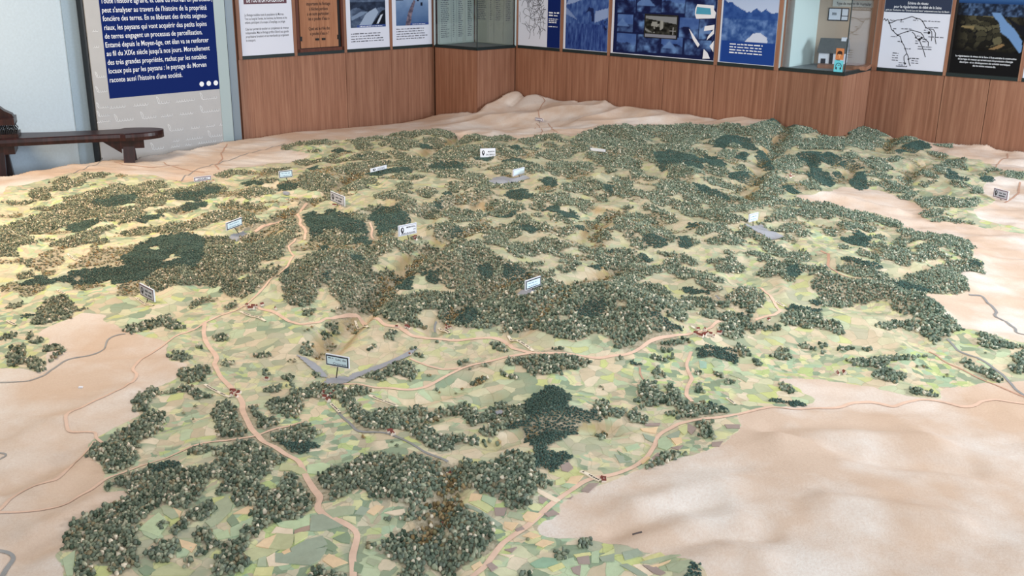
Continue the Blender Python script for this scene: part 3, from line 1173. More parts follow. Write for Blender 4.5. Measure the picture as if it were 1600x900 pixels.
for px, py in ((315, 131.3), (326, 130.3), (337, 129.5)):
    cx, cz = g(px, py)
    disc('white_dot', IP, cx, cz, .021, .021, .0022, M['whiteink'], root)
# pale ornamental handwriting below the block
rr = random.Random(3)


def script(frame, s0, s1, z, h, seed):
    rr = random.Random(seed)
    pls, x = [], s0
    while x < s1:
        n = rr.randint(3, 8)
        pts = []
        if rr.random() < .45:
            # looped capital
            pts += [(x + .35 * h + .38 * h * math.sin(t) * (1 - t / 9), z + .75 * h - .62 * h * math.cos(t * .8)) for t in np.linspace(0, 7, 16)]
            x += .8 * h
        for k in range(n * 6):
            t = k / 6 * 2 * math.pi
            pts.append((x + k / 6 * .5 * h + .13 * h * math.sin(t), z + .22 * h * (1 - math.cos(t))))
        pls.append(pts)
        x += n * .5 * h + rr.uniform(.7, 1.4) * h
    return pls


for k, (px, py, px2) in enumerate([(172, 170, 348), (178, 191, 352), (262, 206, 356), (270, 222, 352), (235, 235, 350)]):
    a0, zz = g(px, py)
    a1, _ = g(px2, py)
    q = lines('script_line', IP, [[(min(u, sR - .02), v) for u, v in pl] for pl in script(IP, a0, a1, zz, .045, k + 11)], .0042, .0015, M['paleink'], root)
    q['kind'] = 'stuff'
for k, py in enumerate((50, 75, 122, 145, 170, 183, 192)):
    a0, zz = g(142 + py * .05, py)
    q = lines('script_line', IP, [[(min(u, nL - .012), v) for u, v in pl] for pl in script(IP, a0, a0 + .03, zz, .035, k + 31)], .0042, .0015, M['paleink'], root)
    q['kind'] = 'stuff'

# ---------------------------------------------------------------- old bench with the carding brush
zs = .545
A0 = atz(0, 228.7, zs - .05)
A1 = atz(229, 218, zs - .05)
be = (A1 - A0)[:2]
be /= np.linalg.norm(be)
bn = np.array([be[1], -be[0]])          # towards the viewer
tip = atz(257, 209, zs - .02)[:2]
Lr = float((tip - A0[:2]) @ be)
root = empty('wooden_bench', (*(A0[:2]), 0), 'old dark wooden bench with rounded end in front of the grey panel', 'bench')
BF = lambda t, w: A0[:2] + be * t - bn * w
out = []
prof = [(-.9, 0, .36), (-.3, 0.0, .33), (0, 0, .30), (.25, .0, .255), (.5, .01, .235), (.8, .01, .245), (1.0, 0, .27), (Lr - .30, -.01, .30), (Lr - .15, .01, .29), (Lr - .06, .04, .25), (Lr - .015, .09, .20), (Lr, .14, .15)]
mb = MB()
tt = np.linspace(0, 1, 40)
pa = np.array(prof[:8])
ts = np.concatenate([np.linspace(-.9, Lr - .35, 18), Lr - .35 * (1 - np.sin(np.linspace(0, math.pi / 2, 16)[1:]))])
w0_, w1_ = np.interp(ts, pa[:, 0], pa[:, 1]), np.interp(ts, pa[:, 0], pa[:, 2])
# round off the right end
f_ = np.clip((ts - (Lr - .35)) / .35, 0, 1)
half = np.sqrt(np.maximum(0, 1 - f_ ** 2.4))
mid_ = .15
w0_ = mid_ - (mid_ - w0_) * np.where(f_ > 0, half, 1)
w1_ = mid_ + (w1_ - mid_) * np.where(f_ > 0, half, 1)
vs = []
for t, a_, b_ in zip(ts, w0_, w1_):
    k_ = .012 * (b_ - a_) / .3
    for w_, z_ in ((a_, zs - .055), (a_ - .004, zs - .03), (a_, zs - .008), (a_ + k_, zs), (b_ - k_, zs), (b_, zs - .008), (b_ + .004, zs - .03), (b_, zs - .055)):
        vs.append((*BF(t, w_), z_))
fs = []
for i in range(len(ts) - 1):
    for j in range(8):
        fs.append((i * 8 + j, i * 8 + (j + 1) % 8, (i + 1) * 8 + (j + 1) % 8, (i + 1) * 8 + j))
fs.append(tuple(range(8)))
mb.add(vs, fs)
mb.build('seat', M['darkwood'], root)


def bench_box(mb, t0, t1, w0, w1, z0, z1, dt=0, dw=0):
    mb.box8([(*BF(t0 + dt, w0 - dw), z0), (*BF(t1 + dt, w0 - dw), z0), (*BF(t1 + dt, w1 + dw), z0), (*BF(t0 + dt, w1 + dw), z0),
             (*BF(t0, w0), z1), (*BF(t1, w0), z1), (*BF(t1, w1), z1), (*BF(t0, w1), z1)])


tl = float((atz(192, 225, .40)[:2] - A0[:2]) @ be)
tl0 = -.06
for t in (tl, tl0):
    mb = MB()
    bench_box(mb, t - .02, t + .15, .02, .27, zs - .115, zs - .054)
    mb.build('cross_block', M['darkwood'], root)
    for w0, w1, dw in ((.0, .055, .05), (.22, .275, .05)):
        mb = MB()
        bench_box(mb, t + .0, t + .08, w0 + .02, w1, 0, zs - .1, -.02 + .06 * (w0 > .1), dw)
        mb.build('leg', M['darkwood'], root)
mb = MB()
p0, p1 = BF(tl - .01, .03), BF(tl - .14, .03)
q = [(p0[0], p0[1], zs - .055), (p1[0], p1[1], zs - .055), (p0[0], p0[1], zs - .15)]
mb.add([*q, *[(x - bn[0] * .03, y - bn[1] * .03, z) for x, y, z in q]], [(0, 1, 2), (5, 4, 3), (0, 3, 4, 1), (1, 4, 5, 2), (2, 5, 3, 0)])
mb.build('brace', M['darkwood'], root)

# the carding brush: base, bristles, head and arched handle
te = float((atz(29, 213, zs + .01)[:2] - A0[:2]) @ be)
root = empty('carding_brush', (*BF(te - .15, .15), zs), 'dark wool carding brush with arched wooden handle on the bench', 'brush')
mb = MB()
bench_box(mb, te - .62, te, .03, .26, zs, zs + .025)
mb.build('brush_base', M['darkwood'], root)
mb = MB()
rb_ = random.Random(4)
for i in range(40):
    for j in range(7):
        t = te - .02 - i * .0145
        w_ = .05 + j * .03
        p = BF(t, w_)
        zc = zs + .025
        for k in range(3):
            p2 = BF(t + (.008 if k % 2 == 0 else -.006) + rb_.uniform(-.003, .003), w_)
            mb.tube((p[0], p[1], zc), (p2[0], p2[1], zc + .024), .0022, .0018, 3)
            p, zc = p2, zc + .024
br = mb.build('bristles', M['bristle'], root)
br['kind'] = 'stuff'
mb = MB()
bench_box(mb, te - .62, te - .015, .03, .26, zs + .092, zs + .135)
mb.build('brush_head', M['darkwood'], root)
# carved arch in profile, extruded through the head's middle
ho = [(-.02, .135), (-.03, .16), (-.06, .175), (-.085, .19), (-.115, .22), (-.15, .235), (-.19, .262), (-.25, .285), (-.31, .29), (-.40, .28), (-.50, .24), (-.60, .135)]
hi = [(-.52, .135), (-.46, .185), (-.38, .225), (-.31, .235), (-.24, .225), (-.18, .195), (-.145, .165), (-.135, .135)]
pts = ho + hi
mb = MB()
nh = 12
for k in range(nh):
    t0, t1 = k / nh, (k + 1) / nh

    def at(line, t):
        x = t * (len(line) - 1)
        i = min(int(x), len(line) - 2)
        f = x - i
        return np.array(line[i]) * (1 - f) + np.array(line[i + 1]) * f
    o0, o1 = at(ho, t0), at(ho, t1)
    i0, i1 = at(hi[::-1], t0), at(hi[::-1], t1)
    W4 = lambda q, w_: (*BF(te + q[0], w_), zs + q[1])
    mb.box8([W4(o0, .10), W4(o1, .10), W4(i1, .10), W4(i0, .10), W4(o0, .19), W4(o1, .19), W4(i1, .19), W4(i0, .19)])
mb.build('arched_handle', M['darkwood'], root)

# ================================================================ relief model
# Outlines of the woods on the relief map. Every block is one reading of the map: origin in the photograph, then outlines (2 photo px per unit).
# f broadleaf wood, c dark conifer wood, s loose scrub, h clearing
WOODS = [
(0, 720, """f 80,0 104,0 104,6 95,8 82,10
f 82,17 95,11 110,8 120,1 128,0 140,2 138,6 160,6 160,24 156,28 143,39 136,35 126,34 120,39 113,47 100,49 107,51 109,55 105,60 107,64 105,75 111,77 110,81 104,83 95,88 88,90 86,84 82,80 70,78 71,85 72,90 72,110 58,110 60,80 58,68 51,69 41,75 50,68 52,58 58,47 70,39 85,34 97,30 100,27 97,21 90,19 80,25
c 118,8 124,2 130,0 140,2 138,6 128,11 120,11
f 124,47 130,47 131,52 127,56 123,52
f 132,57 140,46 150,37 160,33 160,46 150,48 143,54 136,59
f 112,70 116,67 122,69 124,62 132,62 139,62 139,69 136,75 133,80 127,81 120,79 114,77
f 150,60 157,53 160,52 160,65 152,63
f 150,75 156,70 160,69 160,74 154,75
f 140,78 149,77 150,83 144,84"""),
(320, 720, """f 0,6 5,2 14,0 56,0 50,10 42,15 47,22 55,25 59,16 62,12 73,11 80,16 83,24 88,27 87,34 82,38 75,46 60,46 50,50 42,57 34,66 30,72 36,80 25,88 10,90 4,88 10,80 9,74 18,71 21,68 10,68 4,66 9,62 24,62 30,58 33,53 38,47 36,40 41,36 35,35 24,36 20,30 24,26 16,25 6,27 14,15 8,13 0,18
f 0,32 7,33 8,39 4,44 0,46
f 0,53 7,55 5,62 8,66 0,72
f 82,14 90,11 97,8 100,5 112,4 120,0 160,0 160,33 150,33 143,30 130,29 127,25 128,20 118,23 108,28 96,33 90,36 91,31 92,26 86,21
f 136,46 142,43 155,44 160,45 160,50 152,49 142,49
f 124,64 130,67 140,65 144,60 152,57 160,57 160,82 152,80 142,77 140,73 128,71
f 154,85 160,78 160,110 150,110
f 84,86 92,84 98,87 112,87 126,88 126,96 84,96
s 76,83 90,81 90,86 80,86"""),
(640, 720, """f 0,0 22,0 30,2 33,6 32,14 25,23 18,31 10,37 6,44 4,50 0,50
f 36,0 44,0 46,3 42,8 47,5 57,2 60,6 68,1 95,0 97,6 105,13 109,18 106,22 98,20 97,28 95,35 90,39 80,38 74,34 71,30 68,28 60,27 55,25 50,22 40,23 34,25 30,29 22,30 24,25 30,18 34,12
c 94,3 98,0 118,0 118,6 110,9 103,5
f 8,38 14,36 20,34 30,28 38,28 42,35 48,41 56,43 62,47 66,52 66,58 69,63 68,70 60,75 52,79 42,82 36,88 26,94 20,84 12,82 14,110 0,110 0,57 10,53 24,50 26,46 20,46 10,50 7,45
h 25,53 29,53 30,63 26,66
s 89,61 98,61 99,64 91,64
f 128,65 133,60 140,61 142,67 134,69
f 112,76 116,70 122,70 127,73 122,77 115,79
f 88,88 92,84 96,86 98,92 88,92"""),
(960, 720, """f 25,6 29,1 35,0 44,0 36,4 28,6
c 57,88 61,81 66,81 70,86 70,98 57,98"""),
(0, 550, """f 2,12 8,9 4,3 8,1 20,0 20,5 28,5 35,8 36,14 30,17 24,13 19,9 10,12
f 36,8 41,4 46,0 49,0 48,3 42,7 37,9
f 130,4 138,0 144,1 152,4 146,7 138,7
f 139,15 144,13 150,14 156,11 160,13 160,23 148,25 139,20
f 102,44 107,36 115,29 124,28 124,34 118,36 116,42 118,46 108,47
f 124,33 134,30 142,28 152,28 160,33 160,37 152,37 148,33 140,31 130,34
f 82,65 88,66 92,62 98,60 108,53 118,47 126,46 129,51 127,60 122,65 110,70 108,80 104,90 82,90 80,86 70,83 66,80 74,74 82,73
s 150,42 156,42 156,45 150,45
s 141,47 147,46 147,51 142,50
s 147,54 153,53 152,57 147,56
f 138,80 146,77 156,76 160,72 160,80 146,80
c 116,88 126,85 136,86 141,89 141,90 116,90"""),
(320, 550, """f 0,11 7,11 8,15 4,17 0,17
f 12,8 18,7 24,9 20,11 13,12
f 38,3 45,1 54,2 50,4 40,5
f 73,0 84,0 82,4 76,3
s 88,3 94,1 94,6 88,7
f 45,15 50,13 49,18 45,18
f 62,20 68,18 71,21 68,24 62,23
s 64,7 70,5 75,8 72,11 66,10
f 84,14 88,13 92,19 88,21 85,18
f 116,18 124,14 134,14 140,17 144,10 150,8 157,6 160,7 160,21 158,20 152,18 142,20 138,24 132,21 120,20
f 45,32 52,27 60,26 58,31 50,32
f 64,27 70,25 72,30 78,30 84,28 86,24 91,25 90,30 89,36 80,36 76,36 76,42 77,46 74,51 66,52 62,50 66,46 60,48 54,49 50,46 49,42 53,36 58,38 64,35 68,33
f 92,26 100,25 108,26 110,32 112,36 118,38 120,44 128,48 136,47 142,45 150,44 155,48 160,46 160,62 152,60 146,64 142,62 130,63 122,62 116,59 114,52 112,47 107,40 100,36 94,36
f 110,30 118,27 124,28 131,27 131,31 124,35 118,34 112,34
f 0,34 6,34 6,37 0,37
f 12,40 16,38 22,41 26,46 28,52 34,55 33,65 26,68 14,71 8,69 12,63 8,62 9,55 4,50 6,46
f 30,42 36,41 42,48 50,52 60,56 56,58 48,60 42,62 39,60 36,53 30,48
f 42,65 52,61 62,58 74,55 83,57 80,60 95,63 88,66 83,68 80,72 66,72 50,70 42,70
c 50,71 60,71 74,71 82,71 90,73 88,75 80,78 74,81 66,79 56,76
f 0,70 6,70 6,76 0,78
f 8,76 16,73 26,68 36,66 42,70 50,75 58,79 65,83 60,88 57,90 2,90 8,84
h 0,75 12,72 24,70 24,72 12,75 0,77
f 108,90 116,86 122,81 136,80 150,81 160,82 160,90
s 119,64 126,62 127,66 121,68
s 142,71 147,71 151,76 147,77"""),
(640, 550, """f 2,2 10,1 11,5 4,5
f 0,8 3,10 6,16 4,22 0,24
f 38,9 41,7 48,8 55,8 60,6 66,7 69,8 60,12 52,11 50,15 44,16 40,13
s 12,18 18,17 18,20 12,21
s 20,10 27,9 27,12 20,12
f 12,26 16,25 18,28 25,27 24,30 17,31
s 23,31 28,32 28,35 24,33
f 45,24 50,22 60,20 61,23 54,26 47,26
s 35,30 42,29 42,32 36,32
f 70,16 74,15 80,18 88,20 86,22 76,20
s 70,23 80,22 79,24 72,24
f 74,9 80,4 90,1 100,0 122,0 132,4 143,8 138,12 128,14 120,14 118,19 112,16 104,19 96,19 92,15 88,10 80,11
s 143,27 150,26 155,29 148,30
f 0,46 8,42 11,45 18,48 24,45 36,42 44,40 50,44 54,50 62,46 68,41 73,40 76,44 84,43 90,42 92,52 80,57 74,60 66,67 58,66 54,64 55,61 62,58 66,54 56,56 50,59 46,56 42,51 36,49 26,51 18,55 8,56 2,58
h 65,46 73,44 74,50 68,51
c 89,39 94,37 97,34 103,31 106,27 113,27 120,29 125,34 125,42 130,44 140,46 150,45 160,46 160,50 150,53 140,54 132,58 132,64 120,68 110,73 108,78 120,79 128,81 124,86 114,90 96,90 97,80 96,75 90,70 88,66 88,60 74,60 80,57 92,52 88,46
f 145,44 148,39 154,38 158,44 160,46 160,50 150,52
f 0,58 10,58 18,62 24,66 34,65 42,66 50,67 56,70 50,74 44,71 36,72 34,77 24,78 16,75 8,70 2,68 0,66
f 60,71 72,70 74,72 66,74 58,73
f 0,76 8,78 16,82 26,84 34,90 0,90
f 36,86 42,84 48,86 44,90 36,90
f 65,86 72,84 76,78 84,78 88,80 97,80 96,90 64,90
f 50,90 56,87 58,90
f 146,66 149,63 154,65 152,69 147,69"""),
(960, 550, """c 60,2 66,0 88,0 97,3 97,8 93,9 86,6 76,4 66,5
f 98,0 104,1 107,4 100,4
f 26,4 32,3 40,5 46,3 46,6 36,7 29,7
c 12,7 15,8 18,9 23,9 23,12 18,13 14,10
f 0,5 5,4 6,7 0,9
f 30,14 34,12 37,16 40,19 38,21 32,21 30,18
f 62,15 68,14 70,17 64,18
f 77,17 82,17 88,20 84,21 78,19
f 83,24 90,22 93,24 88,26
f 94,23 100,24 97,25
f 107,6 112,7 116,10 112,11 107,8
f 120,4 126,2 130,0 138,2 138,6 130,6 124,5
f 60,28 65,26 69,28 71,32 66,33 62,30
f 14,39 20,35 19,26 24,23 30,23 35,28 36,32 41,33 39,29 44,27 52,31 53,36 58,39 68,41 74,40 82,43 87,46 88,49 82,52 70,52 60,52 50,55 46,54 52,50 58,48 58,45 50,48 42,51 40,49 48,46 48,43 40,41 32,42 24,43 17,46 20,42 26,40 20,40
c 70,40 76,40 84,43 93,47 92,48 86,47
f 0,46 8,46 9,48 4,51 0,51
f 10,49 14,47 20,48 24,51 29,55 24,56 12,56 11,53
f 62,54 70,53 78,56 74,58 80,65 80,68 70,68 65,66 66,60
f 25,90 32,86 36,81 44,78 52,78 54,81 46,84 38,86 30,90
f 127,27 132,25 138,27 141,32 137,34 131,30
c 117,38 124,37 132,38 144,39 152,42 151,44 138,44 134,40 124,39
c 104,43 118,43 116,45 106,46"""),
(1280, 550, """f 22,7 32,6 44,5 50,4 60,4 70,4 77,5 77,7 66,7 54,7 52,11 58,16 66,17 71,19 66,21 60,22 60,25 54,25 48,21 41,21 42,17 46,13 42,10 32,13 26,10
f 78,3 86,4 84,5 78,5
f 69,30 76,28 84,31 92,34 90,36 80,33 72,33
f 109,7 114,6 120,10 128,13 136,16 144,19 144,23 138,24 130,21 122,17 114,12
f 147,13 152,9 150,3 156,1 160,0 175,4 175,16 160,17 154,17
s 12,17 21,16 20,19 13,18
s 96,18 103,17 102,20 96,20
s 128,2 132,1 131,4
f 0,0 6,0 4,2 0,2
s 70,12 82,11 84,13 74,13"""),
(0, 370, """f 0,0 24,0 27,4 20,6 14,6 11,9 14,14 10,16 4,14 0,16
f 47,6 54,0 76,0 74,4 62,5 54,7
f 18,20 26,17 26,21 22,24 18,22
s 27,24 32,16 40,10 49,10 46,15 52,18 46,22 38,24 30,26
s 34,28 42,27 42,30 36,31
f 74,3 82,2 86,4 80,6
s 70,8 76,6 76,11 70,10
s 62,16 72,12 80,11 88,8 98,7 106,6 106,11 100,14 94,18 98,22 88,24 74,22 64,24 52,26 56,22 66,20
c 14,38 18,36 26,33 31,31 38,34 46,32 54,30 58,27 66,25 78,25 90,24 98,22 94,18 98,14 104,10 108,6 118,2 124,0 160,0 160,16 150,17 140,18 130,21 124,25 118,29 110,34 100,36 88,37 86,33 80,35 72,37 64,37 58,37 57,34 48,35 40,36 34,37 26,38
h 116,8 124,7 126,10 118,11
h 144,8 152,5 155,6 150,8
h 126,18 132,14 138,11 140,16 150,14 148,17 138,18 130,20
h 110,17 116,15 116,17
h 57,33 64,31 68,31 60,35
f 118,30 126,25 134,22 144,20 152,18 158,22 160,26 160,36 150,36 144,38 136,37 128,41 120,42 116,38 112,36
s 93,40 100,36 108,35 110,40 108,46 98,47 90,46
c 125,22 135,18 146,16 156,16 156,22 148,25 134,24 126,26
s 0,40 8,37 16,38 24,38 34,40 30,44 20,47 16,44 8,42 0,44
f 16,29 24,28 24,32 16,34
s 58,40 66,38 76,37 80,39 70,41 60,41
f 33,52 40,49 48,47 52,48 53,52 58,56 56,60 52,61 52,65 46,64 38,66 30,69 24,68 28,63 31,60 31,56 40,54
c 15,62 24,60 26,62 18,64
f 7,55 12,53 18,53 14,56 8,57
f 60,58 67,55 66,57 61,58
f 0,79 6,77 13,75 13,78 6,80 0,83
f 20,80 24,75 26,76 22,81
f 24,83 30,80 34,81 28,84
f 7,90 10,86 18,85 20,90
f 34,90 35,86 44,85 50,87 50,90
f 96,74 104,70 110,68 116,66 120,64 123,68 120,71 112,73 104,76
f 124,64 130,62 134,65 140,68 143,72 136,73 130,70
f 147,55 152,52 158,50 160,52 152,55
f 152,87 157,84 160,85 160,88"""),
(320, 370, """f 0,0 18,0 22,4 14,8 6,11 0,14
f 0,14 10,9 20,7 30,8 44,6 54,8 62,8 66,7 63,12 58,18 50,18 44,16 40,22 42,26 48,24 54,21 46,28 38,29 32,29 28,28 24,33 16,37 8,40 2,38 0,34
f 28,0 50,0 54,5 64,4 70,2 66,6 58,7 44,6 34,6
f 54,0 72,0 66,5 56,5
f 14,42 20,36 28,34 34,32 40,32 50,28 58,23 62,23 54,30 50,36 46,40 38,42 32,46 26,48 18,46
f 72,0 128,0 128,5 120,6 114,6 108,7 100,7 92,5 84,4 76,3
c 114,1 128,0 128,6 118,6
c 88,6 96,7 97,10 92,11
f 58,30 62,23 68,20 76,17 84,14 92,12 100,11 110,11 118,13 124,18 130,24 132,30 128,36 124,42 120,48 114,52 108,52 102,46 98,40 92,36 88,36 88,42 84,48 80,54 74,53 66,52 62,48 60,40
c 92,31 96,28 100,26 98,34 94,34
c 62,24 67,23 66,30 62,31
c 113,15 120,14 126,18 124,19 116,18
f 75,57 85,57 84,62 77,62
f 102,60 108,56 114,52 120,48 126,42 130,36 136,30 142,26 150,30 144,36 146,40 147,46 140,52 134,56 128,60 116,60 108,62
f 118,8 126,8 132,10 136,6 140,2 146,0 150,2 148,6 146,10 140,14 134,17 130,22 124,16
f 152,6 158,3 160,4 160,16 154,12
f 134,58 140,50 150,48 160,47 160,72 154,70 148,66 140,66 135,64 138,61
c 145,42 150,34 160,30 160,41 150,41
f 16,55 20,53 26,55 24,57 18,57
f 7,78 14,76 20,78 18,81 8,82
f 100,66 106,64 107,67 101,68
f 92,69 98,67 104,69 100,71 93,71
f 90,76 96,74 102,74 100,79 94,81 91,79
f 75,87 80,82 85,86 88,90 74,90
s 92,84 98,82 104,85 100,90 92,90
f 140,77 146,74 151,77 148,81 142,79
f 126,87 132,84 134,87 128,89
s 156,88 160,86 160,90
s 78,73 86,70 87,72 80,75
s 0,48 10,48 8,51 0,51
s 110,70 116,69 124,72 118,75 110,73"""),
(640, 370, """f 0,0 10,0 8,3 0,2
f 0,22 6,18 14,15 22,12 32,12 42,11 50,9 56,8 60,10 66,14 66,18 60,20 54,19 52,26 44,32 38,38 30,40 26,36 24,30 22,24 14,26 8,28 0,30
f 26,7 34,4 44,3 56,3 56,6 48,8 40,9 30,9
c 10,28 18,25 22,26 24,34 20,37 14,35
f 38,38 44,32 52,26 54,19 60,20 66,18 72,18 80,20 90,23 98,27 106,32 114,36 104,40 98,42 86,42 82,44 74,46 66,48 62,47 56,45 48,45 40,43
c 54,22 64,21 66,30 58,36 54,30
c 74,22 82,22 92,26 94,32 86,38 78,38 74,32
f 0,46 10,43 20,44 30,45 40,44 50,45 58,46 62,47 52,51 42,54 34,58 28,61 22,63 22,58 16,56 8,58 0,60
f 20,65 28,61 36,58 46,54 56,50 66,48 76,47 84,45 92,46 100,45 108,42 112,40 116,37 124,40 132,36 140,36 150,35 156,33 160,32 160,80 152,78 144,74 138,78 132,82 124,80 114,80 108,76 102,74 94,72 84,75 76,75 68,74 72,71 82,68 70,69 62,71 54,72 44,72 34,69 26,68
h 116,62 124,62 126,66 118,66
c 26,62 36,58 46,55 50,56 54,64 50,68 40,69 28,67
c 130,56 140,50 150,48 156,54 150,62 140,64 132,62
h 84,42 92,41 102,42 104,44 92,46 84,45
f 60,71 66,66 74,64 84,61 92,59 100,60 90,64 80,67 68,70
f 0,62 6,64 12,72 6,72 0,70
f 18,83 26,81 36,80 48,79 50,81 40,82 28,83 20,84
f 61,79 66,79 72,84 78,89 76,90 68,90 64,84
f 0,88 5,86 6,88 2,90
f 68,6 76,5 90,6 96,6 104,3 108,1 116,4 124,6 130,8 124,9 118,11 110,13 102,12 98,15 88,14 90,18 84,17 78,13 76,9
f 0,7 8,7 8,11 0,12
f 10,6 14,6 16,9 12,11 10,9
f 20,0 30,0 30,3 22,3
f 58,0 74,0 75,3 64,5 58,3
f 132,9 140,10 138,13 132,12
f 138,16 142,11 150,10 155,11 150,15 148,18 140,18
f 118,16 124,14 134,17 130,19 122,18
f 118,20 124,18 132,21 136,22 128,24 120,22
f 114,24 120,23 132,24 130,27 118,27
f 92,22 100,20 107,21 106,23 96,24
c 140,23 148,22 146,25 141,24
f 108,28 114,27 114,30 109,30
f 96,29 102,27 108,31 100,31
f 148,22 150,17 160,16 160,27 152,25
c 155,11 160,11 160,15 156,13
f 140,0 158,0 160,4 150,4 142,3
f 96,89 110,88 120,88 124,90 96,90
s 146,35 154,33 160,30 160,34 150,37
s 128,37 136,35 148,33 158,30 150,36 136,38"""),
(960, 370, """f 7,0 22,0 24,6 22,10 17,10 14,6 10,3
c 23,1 26,0 36,0 39,6 38,8 32,7 25,7
f 39,0 48,0 50,2 44,4
c 50,0 58,0 62,3 60,7 54,9 52,4
f 56,0 64,4 72,6 74,2 80,0 101,0 101,7 94,7 86,5 76,6 68,5 62,7
f 106,0 120,0 118,4 112,3
f 115,5 122,4 128,8 134,13 138,16 130,16 122,14 116,10
f 126,1 138,0 140,2 130,2
f 140,12 146,10 153,13 150,19 146,21 140,17 138,14
f 104,13 112,12 118,14 124,18 120,20 112,19 114,16 104,16
f 0,11 8,10 16,12 12,15 20,18 24,23 30,24 40,24 48,25 56,25 64,27 72,28 80,31 83,35 80,36 74,34 70,35 78,39 82,43 78,44 70,41 64,36 60,31 56,35 50,32 44,28 40,25 34,28 24,32 14,35 6,38 0,40
f 34,12 40,12 48,13 54,14 62,19 62,22 56,22 50,19 48,16 40,16
c 20,15 26,16 32,19 28,20 22,17
f 41,19 46,18 50,22 54,24 42,23
f 74,19 80,18 88,19 94,20 100,24 100,28 94,28 88,27 86,29 80,28 78,24
f 86,12 90,11 94,17 92,21 88,18
f 114,30 116,26 120,21 126,20 134,21 136,17 142,20 152,23 160,24 158,26 148,27 144,30 140,34 136,34 132,30 128,29 122,31 116,32
c 134,24 142,22 146,28 140,33 134,30
f 153,27 160,27 160,44 154,40 156,35
f 0,40 10,38 20,38 26,36 34,38 40,43 46,48 50,49 56,48 66,48 74,48 78,51 78,55 72,56 62,53 58,57 50,57 44,56 38,57 34,53 36,60 42,66 50,70 57,74 50,75 44,76 40,78 34,79 28,82 24,87 18,88 14,84 8,85 0,84 0,58 4,54 0,50
h 0,50 8,50 12,53 4,54
c 24,56 32,58 40,64 48,69 56,74 48,74 42,74 36,66 28,62
c 54,41 58,40 64,42 70,42 76,44 82,49 78,48 72,44 64,45 58,44
f 82,51 90,49 90,56 84,57 80,53
f 89,48 94,43 100,40 106,40 112,43 116,47 115,52 110,56 108,59 102,57 96,55 92,52
f 40,60 46,58 54,60 58,64 54,68 46,65
f 68,60 76,57 82,58 84,62 80,65 74,63
f 85,60 92,58 98,60 104,63 98,64 108,66 116,70 124,71 132,70 130,73 120,74 112,72 108,76 102,72 100,79 92,80 84,77 79,72 84,68 90,70 88,66
c 96,59 102,60 106,63 100,62
f 30,82 34,80 44,79 54,79 59,82 54,84 44,84 34,85
f 0,84 8,83 14,86 20,88 8,88 0,88
f 130,66 132,61 140,59 152,59 160,61 160,67 150,68 140,70 132,69
c 135,57 140,54 148,55 160,57 160,58 148,57 140,58
c 154,52 158,50 160,50 160,54 156,54
f 145,71 150,69 160,68 160,71 150,73
f 36,88 46,87 48,90 36,90
c 60,90 66,88 71,85 80,86 90,87 95,90
f 92,86 98,85 104,88 104,90 96,90
f 142,85 148,84 156,86 160,88 160,90 150,88
f 126,88 134,87 136,90 126,90"""),
(1280, 370, """c 18,1 24,0 36,0 40,5 36,8 30,7 24,5
f 42,0 52,0 50,3 44,2
f 58,6 62,1 66,0 67,5 66,8 60,7
f 70,0 90,0 88,2 78,2
f 38,7 42,5 50,5 54,8 60,9 66,9 72,13 73,20 70,24 64,22 58,20 50,17 48,12 54,10 46,9 40,9
f 82,6 88,2 96,1 104,0 110,1 118,5 122,9 114,10 108,8 100,6 96,4 94,8 90,11 96,14 102,16 100,18 94,17 88,18 80,19 75,19 78,12 76,9
f 104,12 110,10 116,10 120,15 114,17 108,14
f 30,12 36,11 44,14 50,18 46,20 40,17 34,15
c 15,17 20,16 28,17 36,19 44,21 47,23 45,25 38,24 30,21 22,20
f 14,24 20,21 30,22 38,25 46,28 54,31 50,33 42,31 34,32 26,31 20,28
f 0,27 8,28 14,30 20,33 30,34 40,33 50,33 58,34 64,34 74,37 80,38 78,36 70,35 68,33 74,30 80,27 88,25 96,22 104,20 112,19 120,18 126,19 129,21 127,24 131,30 124,28 118,27 110,28 115,34 117,43 108,45 94,45 80,45 90,50 96,56 100,62 106,66 111,72 104,75 102,80 98,78 96,82 90,84 86,81 80,77 76,73 68,72 60,70 54,72 48,72 46,70 52,67 60,67 68,66 74,65 80,68 82,65 74,62 68,59 62,57 58,54 54,51 50,50 46,49 42,46 38,50 28,52 22,54 16,56 12,53 8,54 4,55 0,52 0,49 4,48 8,43 0,43
c 58,36 66,35 74,38 84,41 90,43 82,44 70,42 60,39
c 114,20 120,19 128,21 127,24 120,23
h 0,44 5,43 4,48 0,50
f 0,65 6,66 14,69 18,71 20,76 20,78 12,76 6,73 0,72
f 123,75 130,76 138,79 148,83 158,86 168,88 150,87 140,88 132,88 126,85
f 0,82 6,85 6,87 0,88
f 14,87 24,86 28,88 20,90 14,90
f 32,87 44,87 44,89 34,89
f 14,8 20,7 22,9 16,10"""),
